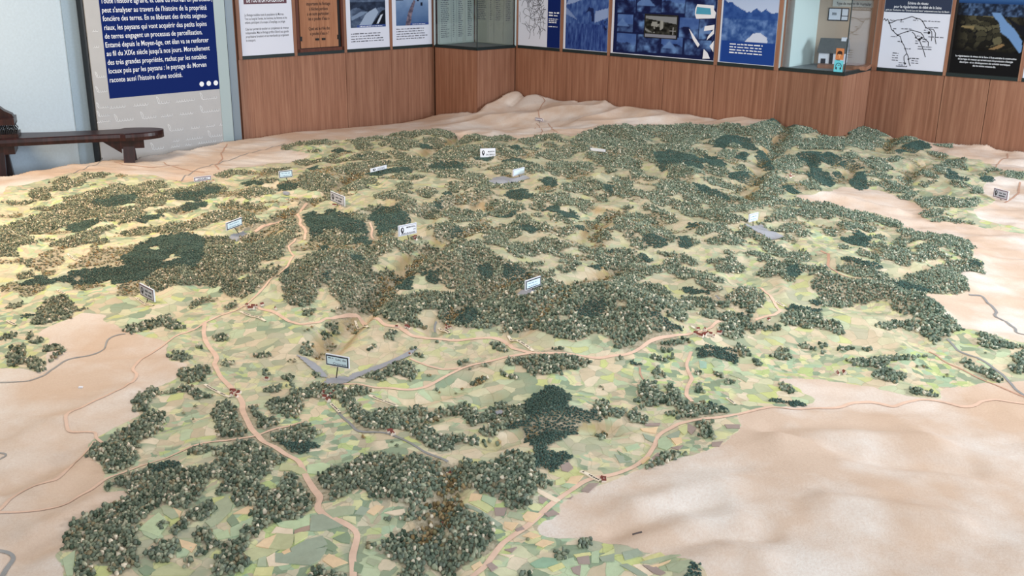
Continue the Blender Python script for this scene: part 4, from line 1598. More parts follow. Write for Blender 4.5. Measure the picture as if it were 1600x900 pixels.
(0, 190, """f 38,48 46,45 54,44 58,46 64,43 70,41 78,40 84,41 80,43 72,44 66,46 64,50 54,52 52,49 42,49
s 90,42 98,42 97,44 92,43
f 22,57 28,53 36,52 44,50 52,52 50,54 42,54 38,56 40,60 30,61 24,60
f 50,60 58,58 66,56 76,54 84,52 92,49 100,51 108,50 114,48 120,47 126,47 131,50 126,52 118,54 124,55 114,58 108,60 100,63 92,65 84,66 76,63 72,64 66,63 60,62 52,63
c 72,64 76,61 86,60 94,58 104,56 108,60 100,64 92,65 84,67 76,66
f 26,69 34,67 44,66 52,64 60,64 68,63 74,65 84,68 90,68 98,67 108,66 114,62 120,58 128,56 136,53 146,52 154,50 160,49 160,56 152,57 142,57 134,59 128,62 122,66 114,68 106,70 98,71 90,73 82,73 74,74 66,76 60,80 50,82 44,86 30,88 20,88 14,90 0,90 0,84 8,80 18,77 26,74 40,71 44,69 34,70
h 46,70 51,69 52,71 47,72
h 86,67 94,65 103,64 100,67 90,68
c 131,59 138,56 150,55 160,54 160,59 152,62 144,62 136,60
c 142,68 146,65 154,64 160,63 160,66 150,69 144,70
f 0,63 8,63 14,63 22,62 26,63 18,65 4,64
s 10,74 14,71 18,72 18,75 12,75
c 52,83 58,80 66,78 74,77 78,78 74,80 68,82 64,86 58,87 54,85
f 56,90 66,86 76,84 86,81 94,80 90,83 82,86 74,89 70,90
f 78,76 88,74 96,72 106,70 114,71 108,76 100,78 92,77 84,78
c 108,77 114,74 126,73 120,76 114,78
f 90,88 96,87 104,86 108,84 114,83 120,85 130,81 140,80 150,78 160,76 160,83 150,85 140,87 130,87 120,87 112,88 106,89
f 122,71 130,69 138,68 142,68 134,71 126,72
s 140,80 148,77 156,74 160,72 160,76 150,79"""),
(320, 190, """f 6,42 14,40 20,38 30,38 36,40 30,42 18,44 10,44
f 0,48 6,50 14,51 18,53 12,56 8,59 0,60
c 0,51 10,51 16,52 10,56 0,58
c 29,48 36,47 44,48 46,49 40,50 32,50
f 42,46 48,44 56,46 50,48
f 52,37 58,38 57,41 50,40 44,40 48,38
f 26,57 34,53 44,52 52,54 54,57 44,59 34,60
f 60,19 66,18 72,17 80,16 88,15 96,15 104,17 98,19 90,18 80,19 72,18 66,20 66,22 60,22
f 82,22 88,22 88,24 82,24
f 110,15 118,14 126,13 136,12 146,10 156,8 160,9 160,13 154,13 148,16 144,15 136,14 128,15 120,17 112,15
f 116,16 122,15 130,17 132,20 128,23 120,22 118,19
c 100,23 106,21 114,24 108,27 114,24 102,25
f 97,27 102,25 105,28 100,29
f 136,18 142,16 142,19 138,20
f 146,18 152,15 160,16 160,24 152,22 146,20
f 144,24 150,23 158,26 158,29 150,28
f 70,32 78,30 90,30 100,29 110,29 120,26 132,24 142,26 146,28 138,30 128,30 118,30 106,32 96,32 84,33 74,34
c 118,27 122,26 125,28 120,29
c 82,37 86,35 90,37 86,38
f 100,37 108,35 118,33 124,32 132,31 142,31 140,34 130,36 124,40 116,42 108,42 104,40
f 74,44 80,40 90,41 98,42 102,45 96,46 88,46 80,46 76,46
f 72,50 76,47 86,46 94,47 100,48 94,51 88,54 80,54 74,52
c 56,50 64,48 72,50 72,53 64,54 58,53
f 88,55 96,50 104,45 112,42 120,39 128,38 124,42 118,46 112,48 104,50 96,53
c 126,40 136,38 150,36 160,36 160,40 148,40 138,42 128,43
f 134,33 142,31 152,30 160,29 160,35 150,35 140,36
f 106,52 114,48 122,46 130,44 134,46 128,49 120,50 128,52 120,54 112,54 108,54
f 150,50 156,47 160,48 160,56 154,55
f 134,58 140,56 148,55 154,58 160,60 160,64 152,62 144,60 136,60
f 10,65 18,63 26,63 24,65 16,67 10,68
f 26,66 36,64 44,66 46,68 40,69 32,68
f 0,74 6,71 16,70 26,70 34,72 40,76 43,79 38,81 30,80 30,78 20,76 10,78 0,80
f 34,88 42,83 50,78 58,74 66,70 74,66 80,62 88,60 94,58 90,62 84,64 78,67 70,71 62,75 52,79 46,84 38,88
f 56,80 62,77 70,74 74,74 70,78 74,82 78,84 76,87 66,86 56,85 66,83 58,81
f 32,90 40,86 48,82 54,82 50,86 44,88 40,90
c 72,77 80,72 88,70 92,70 98,69 106,71 114,74 110,76 120,78 124,80 128,84 128,90 80,90 78,84 72,80
f 92,85 100,84 108,86 104,90 92,90
h 84,73 90,69 98,72 92,73
f 112,72 120,70 128,67 136,66 144,66 136,69 128,70 118,72
c 128,73 134,68 140,66 148,66 154,69 160,74 160,80 152,82 150,86 140,88 134,89 130,84 128,78
f 114,74 122,72 128,74 128,78 122,78 116,76
f 134,90 140,88 148,86 150,90
f 94,56 98,54 100,60 96,62
f 148,42 156,40 160,42 160,46 152,46"""),
(640, 190, """f 0,9 8,7 16,7 22,6 30,8 36,12 30,14 22,12 14,10 6,12 0,13
f 0,14 6,16 8,19 2,21 0,18
f 10,14 18,13 26,14 30,17 26,18 22,22 18,18 12,17
c 8,18 14,18 16,21 10,21
f 15,29 22,25 30,20 38,16 44,12 50,10 56,11 60,13 56,15 50,14 46,17 40,18 34,21 28,24 20,28
f 60,14 66,12 74,11 80,12 84,14 78,15 70,15 64,16
f 84,15 90,14 98,11 106,10 114,10 120,14 124,18 116,15 108,13 100,15 96,19 90,18
f 104,18 112,17 116,20 108,20
f 14,31 22,28 32,24 42,20 52,19 56,20 54,28 44,30 32,31 22,32
f 56,18 66,17 74,19 76,24 70,26 67,22 60,20
c 78,20 82,18 87,21 86,24 82,22
f 72,25 80,23 88,22 92,25 84,27 76,28
f 90,21 96,20 102,22 98,23
f 100,24 108,22 118,21 126,21 134,20 140,21 140,23 130,24 126,27 118,30 110,30 104,28 98,29
f 128,14 134,10 140,7 146,5 152,3 160,3 160,22 152,21 144,20 140,20 132,20 126,19
f 138,28 140,24 148,23 160,22 160,36 152,36 146,32 142,30
f 0,30 6,28 12,31 4,32 0,33
f 0,34 8,32 14,33 12,37 4,38 0,37
c 14,34 24,31 34,31 41,34 41,37 32,37 24,38 16,37
f 8,39 16,36 24,38 16,40
f 42,33 50,33 57,34 50,35 43,36
c 50,28 60,27 66,29 60,31 54,31
c 72,30 80,29 90,31 96,33 86,33 78,32
f 64,40 72,34 80,32 90,33 96,36 100,34 106,37 104,40 96,41 92,38 84,39 80,37 72,37
f 66,40 74,39 80,41 72,42
f 34,44 40,41 48,40 56,41 60,44 52,46 42,46
f 22,39 32,38 40,38 46,39 36,41 26,41
f 60,38 66,36 70,38 64,40
f 106,36 112,32 122,32 132,32 140,34 145,37 138,40 132,42 126,44 118,42 110,41
f 148,31 154,30 160,32 160,40 152,38
f 0,43 6,42 12,43 6,45 0,46
c 103,46 110,44 116,47 112,51 106,48
f 28,51 32,48 38,47 40,52 36,56 32,54
f 42,48 48,46 52,50 44,54 42,52
f 54,50 60,47 66,48 72,50 66,52 58,52
f 68,50 78,48 86,47 82,52 74,53
f 6,54 12,51 18,52 20,58 14,60 8,58
c 75,58 80,54 88,53 94,57 94,60 86,62 80,60
c 27,56 32,55 31,58 28,59
f 44,56 52,53 60,53 64,56 58,59 50,58
f 118,52 126,47 134,45 142,45 150,48 156,51 160,54 160,58 154,58 150,53 144,54 148,58 152,60 156,64 150,63 146,59 138,57 130,55 124,55
c 150,48 158,50 160,58 154,56
f 92,61 100,58 110,57 118,55 126,58 130,62 128,66 122,66 116,65 108,63 98,62
f 94,65 100,64 108,66 104,69 96,68
c 104,70 110,66 116,66 118,70 126,70 132,74 130,76 122,75 114,71
f 12,65 18,64 24,60 32,58 40,58 48,58 54,62 50,66 42,64 34,62 28,66 22,70 14,74 6,75 4,71 8,68
c 20,64 26,62 26,68 20,68
f 60,66 64,62 72,62 80,63 88,65 90,68 86,70 78,72 72,73 64,74 60,70
c 68,75 74,74 82,70 84,73 76,75
f 28,68 36,66 40,70 34,72 28,72
f 14,74 24,72 32,71 42,71 52,71 60,73 54,77 46,78 38,79 30,76 22,76
f 12,84 20,82 28,79 36,80 38,83 30,84 20,85
f 94,73 100,72 106,74 100,75
f 74,82 80,80 84,74 90,72 94,76 98,80 106,79 110,83 106,87 100,86 94,83 86,83 80,80
c 85,82 92,80 98,82 101,86 92,86 86,84
c 32,85 40,84 42,90 32,90
f 42,84 50,81 60,80 66,83 74,81 84,84 86,90 42,90
f 20,90 26,86 32,88 32,90
f 122,78 126,76 128,80 124,80
c 130,81 136,83 138,85 132,84
f 140,80 146,75 152,72 160,70 160,78 154,77 148,80 144,83 140,84
f 108,72 114,73 120,76 116,78 110,77
f 120,84 126,82 128,86 124,88
f 115,90 118,85 122,88 122,90
f 144,89 150,85 158,86 158,90 146,90
f 130,68 136,63 142,68 138,72"""),
(960, 190, """f 0,3 10,2 16,5 24,3 34,3 44,4 54,2 60,1 66,3 74,3 80,4 86,2 92,2 98,4 102,6 110,2 118,0 122,0 132,2 140,2 150,2 160,2 160,8 150,10 140,10 134,8 126,11 116,12 108,12 98,10 90,10 84,13 80,16 78,18 70,17 62,18 56,21 48,20 40,20 30,20 20,21 12,20 0,20
h 24,15 30,12 34,11 36,14 44,17 40,18 32,19 26,18
h 62,16 70,14 80,14 76,18 66,18
c 118,0 128,-4 134,1 150,2 150,5 138,5 130,3
c 82,13 88,11 98,12 106,15 110,18 112,22 104,22 98,18 90,18 86,22 80,20 77,17
f 88,20 92,17 98,19 98,22
f 80,26 86,22 94,23 95,27 88,30 82,28
c 95,27 99,24 104,26 102,30 96,29
c 111,28 114,23 120,28 122,35 124,38 118,38 113,35
f 108,12 116,11 122,14 124,18 122,22 116,22 110,17
f 120,30 126,18 132,14 138,10 146,12 144,18 136,22 128,28 122,29
f 142,18 150,14 160,14 160,22 152,22 144,22
f 0,22 8,21 20,21 32,21 44,20 54,21 64,22 72,24 68,28 62,28 56,26 50,30 42,34 36,36 30,34 28,28 22,26 14,26 8,28 0,28
c 30,24 44,22 58,26 68,30 70,36 60,38 50,36 40,38 34,33
f 0,28 10,28 20,30 20,36 16,38 8,37 0,36
c 70,26 78,28 86,33 84,36 76,34 70,30
f 40,34 48,34 58,36 68,38 70,42 62,42 54,44 46,44 42,40
f 70,34 78,36 86,37 90,42 84,44 76,42 72,38
c 90,40 98,39 106,43 112,47 112,50 104,48 96,46 90,44
f 94,36 100,34 104,38 98,38
f 122,32 130,28 140,27 146,28 150,32 144,36 136,38 128,38 124,36
c 142,26 150,24 160,24 160,38 152,34 144,30
c 150,42 154,38 160,37 160,50 154,48
f 146,48 152,44 160,48 160,54 152,53
f 0,42 8,44 14,46 12,52 18,54 22,56 30,56 34,54 32,50 36,47 30,46 22,45 14,45 12,40 18,38 22,40 24,43 30,44 36,45 42,46 48,46 54,48 60,50 66,50 74,54 80,56 84,60 88,64 94,66 100,70 94,72 90,71 82,70 76,66 72,64 66,66 60,62 54,60 50,56 46,58 40,58 34,60 30,58 22,60 14,58 6,60 0,58
f 28,60 36,58 44,60 52,64 60,64 68,68 76,70 84,71 90,72 98,74 102,77 96,80 88,80 80,78 72,77 66,75 58,74 52,70 46,66 38,66 32,65
c 60,49 70,50 78,54 86,58 90,62 82,60 74,58 66,54
f 68,44 76,44 84,46 92,49 100,52 104,54 96,55 88,52 80,50 72,48
f 54,54 60,54 64,58 62,63 56,60
f 84,48 94,50 104,52 98,54 92,53
f 114,50 120,46 126,44 132,46 126,50 120,53 116,53
f 112,48 118,42 124,39 128,40 124,44 118,47
f 97,62 102,59 110,56 116,54 114,58 108,62 102,65 98,66
f 108,62 114,58 120,54 128,52 132,56 126,58 122,61 114,64
f 110,64 120,62 132,61 144,60 152,62 160,64 160,67 150,67 140,66 130,65 120,66 112,68
c 131,50 136,50 142,54 144,56 138,56
f 100,66 106,64 112,64 108,68 102,70
f 118,76 124,72 130,69 138,68 142,70 140,75 134,77 126,78 120,79
f 144,70 150,68 160,67 160,76 152,78 146,75
f 0,72 6,73 4,76 0,76
f 6,68 12,66 16,68 10,70
f 12,72 18,71 24,74 18,75
f 22,66 30,66 38,70 44,74 50,78 46,80 40,77 34,72 26,69
f 0,78 8,75 14,76 12,82 8,86 0,84
f 12,84 18,80 24,77 30,75 32,78 26,82 20,85
f 8,90 14,86 24,84 34,83 42,86 46,90
f 62,90 66,83 74,80 82,80 90,84 98,88 102,90
c 58,80 64,79 67,80 62,83 58,82
f 98,82 104,83 108,86 106,90 100,87
f 130,84 136,81 144,82 142,86 134,87
f 143,88 148,85 154,87 152,90 144,90
f 112,80 118,80 120,84 114,83
f 122,84 128,85 126,87"""),
(1280, 190, """f 0,2 10,2 22,3 34,4 44,6 47,8 50,10 54,12 46,12 36,12 28,11 22,10 16,12 8,10 0,10
h 8,8 16,7 20,9 14,11
f 0,12 10,12 20,14 28,12 36,14 42,18 42,22 34,22 28,20 20,20 18,24 10,22 0,22
h 18,15 24,16 24,18 20,18
h 30,18 34,19 33,23 30,22
f 42,20 46,16 54,15 60,17 56,20 48,20
f 56,16 62,13 70,12 76,14 70,17 62,18
c 60,24 66,19 72,16 80,15 86,18 88,21 80,21 78,24 70,24 64,25
f 88,18 96,18 104,18 104,21 96,20
f 84,24 90,24 100,27 98,29 90,27
c 0,26 8,24 14,28 18,29 14,32 8,34 2,32
c 16,34 20,31 26,31 32,34 36,37 28,38 20,36
f 32,29 40,28 48,29 54,33 58,38 54,40 46,38 40,36 34,33
f 52,30 58,28 64,28 62,32 56,32
f 20,24 26,24 30,28 24,30 18,30
c 0,39 6,40 10,45 12,50 4,50 0,48
c 22,47 28,44 30,40 35,39 37,44 36,48 38,52 32,54 26,51
c 12,42 16,40 18,44 14,44
f 38,48 46,48 50,49 58,47 66,51 72,54 78,56 72,57 64,56 58,56 52,54 48,51 42,51
f 34,42 42,39 44,43 36,42
f 44,42 52,41 56,44 48,45
f 60,59 66,57 73,58 72,61 64,61
c 90,34 96,35 102,38 108,42 116,45 114,46 106,45 100,44
f 92,34 98,36 100,42 94,41 91,38
f 76,40 84,40 92,43 92,45 82,43 78,42
f 78,48 82,48 86,52 82,52
f 102,47 110,47 116,49 115,52 108,51
f 119,51 124,51 127,56 120,57
c 125,44 132,43 138,46 132,48 128,47
f 125,41 132,40 126,44
f 130,37 138,37 142,39 134,39
f 143,40 150,39 160,41 160,44 154,45 146,44
f 76,61 84,60 94,59 104,60 114,61 124,61 125,65 118,67 108,67 98,67 90,66 84,68 78,65
f 78,73 82,70 90,69 98,69 96,73 88,75 80,75
f 86,78 92,76 100,76 110,78 118,79 120,81 110,80 100,78 90,79
f 0,64 8,64 16,67 24,70 34,71 42,72 50,75 60,77 65,80 64,83 56,83 48,80 44,78 36,79 28,77 20,76 12,74 6,76 2,74
f 16,80 22,79 30,80 36,80 42,84 44,88 36,86 30,83 22,86 18,83
f 5,85 10,84 15,87 12,90 6,88
c 27,90 30,86 36,88 37,90
f 62,86 68,84 74,87 82,88 90,88 104,89 104,90 70,90
f 60,44 70,44 74,48 66,50
f 86,47 90,47 90,49 86,49"""),
]

# farmland outline (photo px); beyond it the model is bare sand-coloured plaster
FARM = """-60,300 0,310 10,292 60,284 100,272 140,268 170,270 210,272 255,278 290,285 320,282 336,276 354,266 372,260 404,260 416,255 448,255 468,250 486,241 462,236 440,233 448,227 496,220 540,219 586,213 624,208 680,202 706,207 730,212 760,213 816,217 850,210 876,209 900,213 930,199 960,196 996,196 1072,193 1108,196 1140,193 1162,199 1196,190 1206,183 1226,187 1260,194 1280,193 1350,198 1374,205 1388,211 1420,215 1452,223 1454,233 1480,242 1512,248 1536,250 1556,263 1562,266 1610,268 1620,284 1600,283 1566,274 1556,276 1538,288 1536,302 1556,310 1552,318 1528,326 1520,328 1530,342 1550,347 1576,352 1610,362 1610,368 1566,360 1530,355 1500,348 1456,345 1438,340 1452,328 1428,317 1408,310 1380,299 1356,294 1332,294 1312,292 1290,299 1244,305 1246,310 1280,317 1310,324 1364,332 1410,347 1408,356 1450,364 1496,369 1500,372 1522,388 1520,402 1538,408 1536,417 1542,431 1516,423 1498,425 1510,438 1513,456 1480,461 1440,460 1466,478 1482,498 1502,513 1526,515 1560,526 1620,540 1640,596 1600,595 1580,597 1542,598 1512,605 1468,607 1474,626 1420,619 1390,612 1358,604 1320,598 1280,593 1260,592 1230,591 1206,594 1242,602 1256,616 1280,622 1262,634 1208,636 1152,648 1157,670 1132,692 1090,710 1068,714 1014,729 948,754 906,770 874,784 876,804 828,826 852,842 900,840 924,844 960,850 1002,860 1064,870 1084,878 1100,890 1110,930 1110,1000 90,1000 102,900 98,880 82,870 100,858 104,836 116,814 142,798 194,782 200,774 194,763 162,771 162,756 164,746 160,728 128,714 132,708 138,692 160,680 228,646 202,642 212,620 260,598 278,592 278,580 300,570 264,564 258,554 262,532 234,528 192,514 160,502 166,492 128,488 104,500 80,508 56,522 80,530 74,540 72,580 58,585 40,576 4,576 -60,570"""

# hand-read parcels of painted farmland in the foreground (same units as the woods)
PCOL = dict(ol=(188, 188, 146), cr=(232, 212, 186), pe=(230, 200, 162), pk=(170, 144, 128), yg=(204, 206, 152), lg=(190, 206, 166), gg=(158, 168, 148), gr=(172, 180, 150), orr=(230, 196, 154), dg=(136, 152, 124), yl=(212, 206, 148), ye=(216, 212, 168), sg=(178, 194, 160), mv=(164, 146, 138), tl=(160, 190, 172), dt=(150, 180, 152))
PARCELS = [
(320, 720, """ol 56,57 70,58 69,65 66,70 50,69
cr 56,52 69,54 69,58 56,57 52,57
pe 46,62 56,58 50,69 40,67
pk 70,55 82,51 82,54 70,58
yg 70,57 81,56 80,60 70,66
lg 56,49 70,47 82,42 82,51 70,54 58,52
gg 83,43 92,42 108,51 92,55 82,55
ol 30,72 40,68 57,70 46,76 36,79
gr 42,77 48,75 48,83 41,83
gg 55,73 66,72 82,70 96,68 90,78 82,82 70,81 55,80
orr 60,72 66,69 67,72 62,74
cr 48,76 55,72 55,80 66,81 50,83
gg 67,69 80,62 92,59 96,66 84,70 68,72
dg 92,60 98,63 104,68 100,71 94,69
dg 100,61 112,56 114,60 113,65 106,64
yl 40,84 54,83 52,90 38,90
dg 117,79 124,82 122,88 116,87
pe 92,78 97,73 108,78 112,80 100,84
gr 128,76 138,79 132,83 126,80
ol 60,2 76,6 80,10 74,11 66,8 58,8
lg 80,4 92,2 100,4 98,8 88,11 80,10
gr 94,40 108,36 118,36 116,42 100,45
gg 117,42 122,36 129,38 124,43
pe 126,40 134,35 140,36 132,43
cr 140,41 156,38 157,43 148,43
ye 108,44 118,44 118,50 108,46
gr 8,33 18,28 22,34 20,40 10,50 4,48
dg 17,47 22,42 27,49 21,52
sg 20,53 38,44 38,50 30,58 20,60
lg 8,58 18,54 20,60 10,62
gr 0,48 6,45 11,49 4,52
pe 22,42 36,35 40,37 34,42"""),
(0, 720, """sg 49,77 59,70 58,80 57,90 52,90 50,82
lg 108,54 124,41 128,45 132,50 124,60 114,56
sg 110,54 124,56 128,60 120,62 112,58
gr 126,37 136,38 140,44 134,46 128,42
pe 134,36 142,40 140,45
dg 108,86 114,82 122,86 116,90 112,90
ol 120,86 136,80 142,84 152,86 146,90 118,90
pe 140,62 154,66 150,72 142,68
sg 138,70 150,68 146,75 138,76"""),
(640, 720, """pe 48,26 57,27 55,32 46,32
yg 46,33 54,31 65,37 61,41 50,35
sg 57,27 68,30 66,37 56,31
mv 66,37 76,37 74,43 67,43
gg 42,34 52,37 72,50 68,52 56,42 44,37
gr 78,40 90,43 88,47 76,44
pe 88,44 92,40 103,42 96,49 90,47
pe 74,48 85,49 80,55 74,52
mv 82,54 88,52 90,54 84,56
cr 96,20 104,24 118,31 114,33 106,29 100,25
mv 101,28 108,30 104,34 101,33
yg 114,16 120,13 122,18 114,19
sg 118,20 124,17 130,19 124,22
mv 134,24 140,18 148,18 140,25
mv 118,4 124,1 128,6 124,9 119,8
pe 122,18 126,13 136,12 130,19
mv 123,30 128,28 126,30
mv 105,42 112,39 117,42 108,44
pe 88,59 94,56 103,59 96,61
pe 98,66 104,62 113,64 104,68
mv 74,70 84,68 80,72
cr 70,73 82,74 78,76
dt 94,81 104,76 114,77 116,81 106,84 98,84
yl 108,84 119,80 122,83 112,87
sg 118,79 128,76 130,82 122,84
mv 130,75 140,74 141,81 132,81
sg 142,72 148,70 148,80 142,80
yg 148,75 160,69 160,73 150,75
gg 148,76 160,73 160,79 150,79
mv 126,84 134,82 133,90 128,88
yl 128,74 141,72 142,74 130,76
pe 48,83 55,79 57,82 50,86
mv 60,82 64,80 69,84 64,87"""),
(960, 720, """gg 6,72 18,69 22,73 8,78
yl 22,77 36,72 40,75 24,79
gr 20,80 44,74 52,74 28,81
gg 4,82 10,81 26,90 18,90
cr 14,82 20,81 30,89 26,90
mv 22,82 32,83 40,88 36,90 30,88
pe 27,83 44,78 42,80 30,84
gr 40,82 58,78 60,82 50,88 42,86"""),
(960, 550, """tl 66,7 72,8 72,13 67,13
sg 76,13 86,12 84,17 78,16
gr 75,8 80,7 84,10 78,12
gr 90,18 96,17 105,21 103,24
gg 22,64 32,67 30,71 24,68
mv 57,56 64,60 60,65 57,62
gg 40,66 52,61 50,67 44,68
sg 34,69 40,66 46,73 40,77 34,75
pe 44,68 52,67 53,71 48,73
mv 44,75 54,73 50,77
mv 76,71 85,70 82,74 76,74
mv 86,57 98,57 98,60 88,60
gg 0,80 8,82 14,86 4,87
dg 2,77 14,84 9,86
sg 8,75 18,72 20,75 10,78
mv 24,56 36,56 35,58 24,58
orr 20,86 26,82 28,83 22,88
mv 29,83 34,79 36,81 30,85
yg 50,61 57,57 57,63 54,65
pe 20,60 34,59 32,64 22,62"""),
]
# painted lines: kind, width in metres, photo points
ROADS = [
('road', .016, "-20,812 0,798 12,783 30,770 52,760 82,752 100,740 120,720 128,714 148,690"),
('road', .014, "160,692 148,684 152,676 130,675 106,675 102,650 106,645 140,630 190,608 212,592 215,585 206,577 212,570 230,556 240,550 260,536 290,520 320,504 330,500 360,488 382,478 400,463 410,452 420,440 440,425 452,410 460,400 450,385 462,373"),
('road', .013, "-20,802 0,801 30,801 60,798 100,790 130,772 165,748 190,740 225,727 260,716 290,702 320,692 360,688 400,682 440,668 480,658"),
('road', .024, "320,504 318,520 322,535 333,550 340,562 334,568 345,590 355,600 375,622 380,632 378,640 385,655 392,670 402,680 410,690 440,706 466,720 472,730 478,745 490,765 502,778 494,795 510,808 530,815 552,826 560,835 556,850 550,870 552,885 552,900 550,940"),
('road', .020, "700,940 740,900 756,888 775,862 800,838 820,826 850,800 880,775 905,757 925,748 960,742 990,730 1012,714 1024,695 1026,683 1040,673 1060,662 1090,656 1130,652 1150,648 1175,642 1208,636 1240,640 1280,638 1308,638 1330,630 1360,628 1380,632 1396,637 1412,630 1440,624 1474,628 1500,636 1520,636 1532,628 1552,624 1575,628 1600,631 1640,634"),
('path', .010, "1452,550 1480,568 1540,596 1570,608 1600,620 1630,630"),
('road', .020, "380,478 400,478 436,492 450,502 470,508 500,504 530,495 560,492 600,508 625,512 640,524 660,528 700,532 740,530 770,528 790,533 800,545 830,552 860,552 900,555 940,560 960,556 985,553 1000,545 1012,535 1030,528 1070,524 1090,520 1110,513 1125,502"),
('road', .018, "1080,550 1072,570 1076,582 1082,592 1074,605 1072,618 1082,628"),
('road', .016, "533,600 580,605 640,610 660,607 690,592 720,576 760,566 790,558 830,552"),
('road', .018, "1184,450 1200,460 1210,473 1220,487 1210,493 1195,495 1180,500"),
('path', .016, "1282,392 1290,395 1295,405 1293,416 1310,428 1330,434 1360,438"),
('road', .018, "480,318 470,328 465,335 470,345 468,350 478,362 476,375"),
('road', .018, "466,336 445,344 420,352 398,362"),
('road', .014, "578,348 582,358 580,368 584,374"),
('path', .012, "178,253 195,258 240,262 280,258"),
('path', .013, "256,254 262,258 280,263 300,268 320,270"),
('path', .014, "355,225 345,240 348,248 336,258 342,265"),
('path', .012, "842,150 848,152 852,158 846,165 840,172 842,180 843,185"),
('path', .010, "838,193 843,197 836,201"),
('path', .010, "846,201 848,205 845,211"),
('path', .010, "856,193 860,198 864,203 872,208"),
('path', .016, "1594,285 1592,295 1592,302 1582,310 1570,317"),
('path', .012, "1574,240 1575,247 1560,255 1556,262"),
('path', .010, "674,180 680,181 688,177 692,174"),
('road', .014, "640,560 668,572 690,578 720,575"),
('path', .010, "1000,575 1000,585 1006,594"),
('river', .009, "104,276 120,268 150,258 158,252 160,247"),
('river', .010, "275,283 290,274 305,266 325,260 350,252 400,237 435,228 446,224"),
('river', .009, "-20,598 0,598 45,596 70,587 85,575 105,562 140,556 158,550 165,540 168,530 180,524 196,522"),
('river', .016, "-20,860 0,861 14,864 24,868 22,876 10,888 4,900 0,920"),
('river', .010, "-20,706 0,708 12,709 6,716 -10,722"),
('river', .016, "1514,461 1535,462 1545,475 1558,488 1553,493 1570,502 1587,513 1587,520 1600,523 1630,528"),
('river', .014, "1480,530 1490,540 1495,548 1510,554 1540,566 1566,585 1580,600 1585,608 1600,618 1630,636"),
('river', .012, "520,636 535,652 550,665 556,674 580,676 600,676 615,680 640,692 665,708 700,722"),
('river', .011, "682,503 678,512 680,520"),
('river', .010, "1118,462 1124,468"),
]
LAKES = ["502,601 512,593 530,589 545,590 552,584 590,572 625,557 640,549 652,545 642,556 600,575 560,590 540,600 515,602", "462,555 480,561 500,574 512,590 502,590 480,571",
         "357,372 365,366 380,362 386,366 370,379", "760,284 776,277 800,279 815,275 828,279 815,283 795,287 772,288", "1163,353 1190,351 1210,363 1226,371 1205,375 1190,366 1172,357", "806,463 814,455 830,453 846,457 830,461", "442,300 452,301 451,306 443,305", "771,644 784,642 788,646 778,650"]

# ---------------------------------------------------------------- height field
GR = .015
GX0, GX1, GY0, GY1 = -5.0, 5.0, 1.3, 10.9
NX, NY = int((GX1 - GX0) / GR) + 1, int((GY1 - GY0) / GR) + 1
gx = GX0 + GR * np.arange(NX)
gy = GY0 + GR * np.arange(NY)
XX, YY = np.meshgrid(gx, gy)            # [iy, ix]

CTRL = [(-200, 303, .31), (0, 275, .32), (157, 250, .33), (260, 236, .32), (381, 216, .29), (530, 200, .25), (676, 178, .263), (720, 172, .33), (760, 155, .44), (811, 147, .48), (860, 145, .50), (930, 150, .55), (985, 158, .52), (1060, 170, .52), (1120, 181, .51), (1200, 185, .54), (1280, 191, .51), (1356, 197, .475), (1430, 214, .42), (1500, 225, .41), (1600, 235, .41),
        (842, 190, .36), (760, 188, .33), (600, 200, .27), (700, 204, .37), (930, 202, .46), (1000, 200, .46), (1100, 196, .49), (1200, 186, .53), (1300, 200, .47),
        (100, 300, .31), (250, 280, .31), (400, 300, .31), (400, 262, .28), (560, 260, .34), (800, 300, .40), (1000, 280, .43), (1200, 300, .42), (1450, 330, .33), (1520, 270, .37), (1550, 450, .30), (200, 350, .29), (600, 340, .39), (900, 400, .41), (700, 420, .40), (450, 420, .36), (100, 450, .27), (1300, 470, .36), (1100, 450, .37),
        (850, 500, .37), (100, 600, .26), (500, 600, .27), (700, 560, .29), (900, 600, .30), (1300, 600, .28), (1550, 600, .28), (300, 800, .28), (700, 750, .32), (500, 850, .29), (1200, 760, .32), (1050, 800, .29), (1500, 800, .30), (800, 960, .28), (0, 900, .26), (1700, 900, .28), (-300, 500, .26), (1900, 500, .30), (1800, 300, .36)]
cw = np.array([atz(*c) for c in CTRL])


def tps_fit(xy, z):
    n = len(xy)
    d = np.linalg.norm(xy[:, None] - xy[None], axis=2)
    K = np.where(d > 0, d * d * np.log(d + 1e-12), 0) + .02 * np.eye(n)
    P = np.c_[np.ones(n), xy]
    A = np.block([[K, P], [P.T, np.zeros((3, 3))]])
    return np.linalg.solve(A, np.r_[z, 0, 0, 0])


def tps_eval(c, xy, X, Y):
    out = c[-3] + c[-2] * X + c[-1] * Y
    for i in range(len(xy)):
        d2 = (X - xy[i, 0]) ** 2 + (Y - xy[i, 1]) ** 2
        out = out + c[i] * .5 * d2 * np.log(d2 + 1e-12)
    return out


_c = tps_fit(cw[:, :2], cw[:, 2])
sx, sy = slice(None, None, 8), slice(None, None, 8)
Zs = tps_eval(_c, cw[:, :2], XX[sy, sx], YY[sy, sx])


def upsample(A, f, ny, nx):
    iy, ix = np.arange(ny) / f, np.arange(nx) / f
    y0, x0 = np.minimum(iy.astype(int), A.shape[0] - 2), np.minimum(ix.astype(int), A.shape[1] - 2)
    fy, fx = (iy - y0)[:, None], (ix - x0)[None]
    return (A[y0][:, x0] * (1 - fy) * (1 - fx) + A[y0 + 1][:, x0] * fy * (1 - fx) + A[y0][:, x0 + 1] * (1 - fy) * fx + A[y0 + 1][:, x0 + 1] * fy * fx)


Z = np.clip(upsample(Zs, 8, NY, NX), .15, .62)


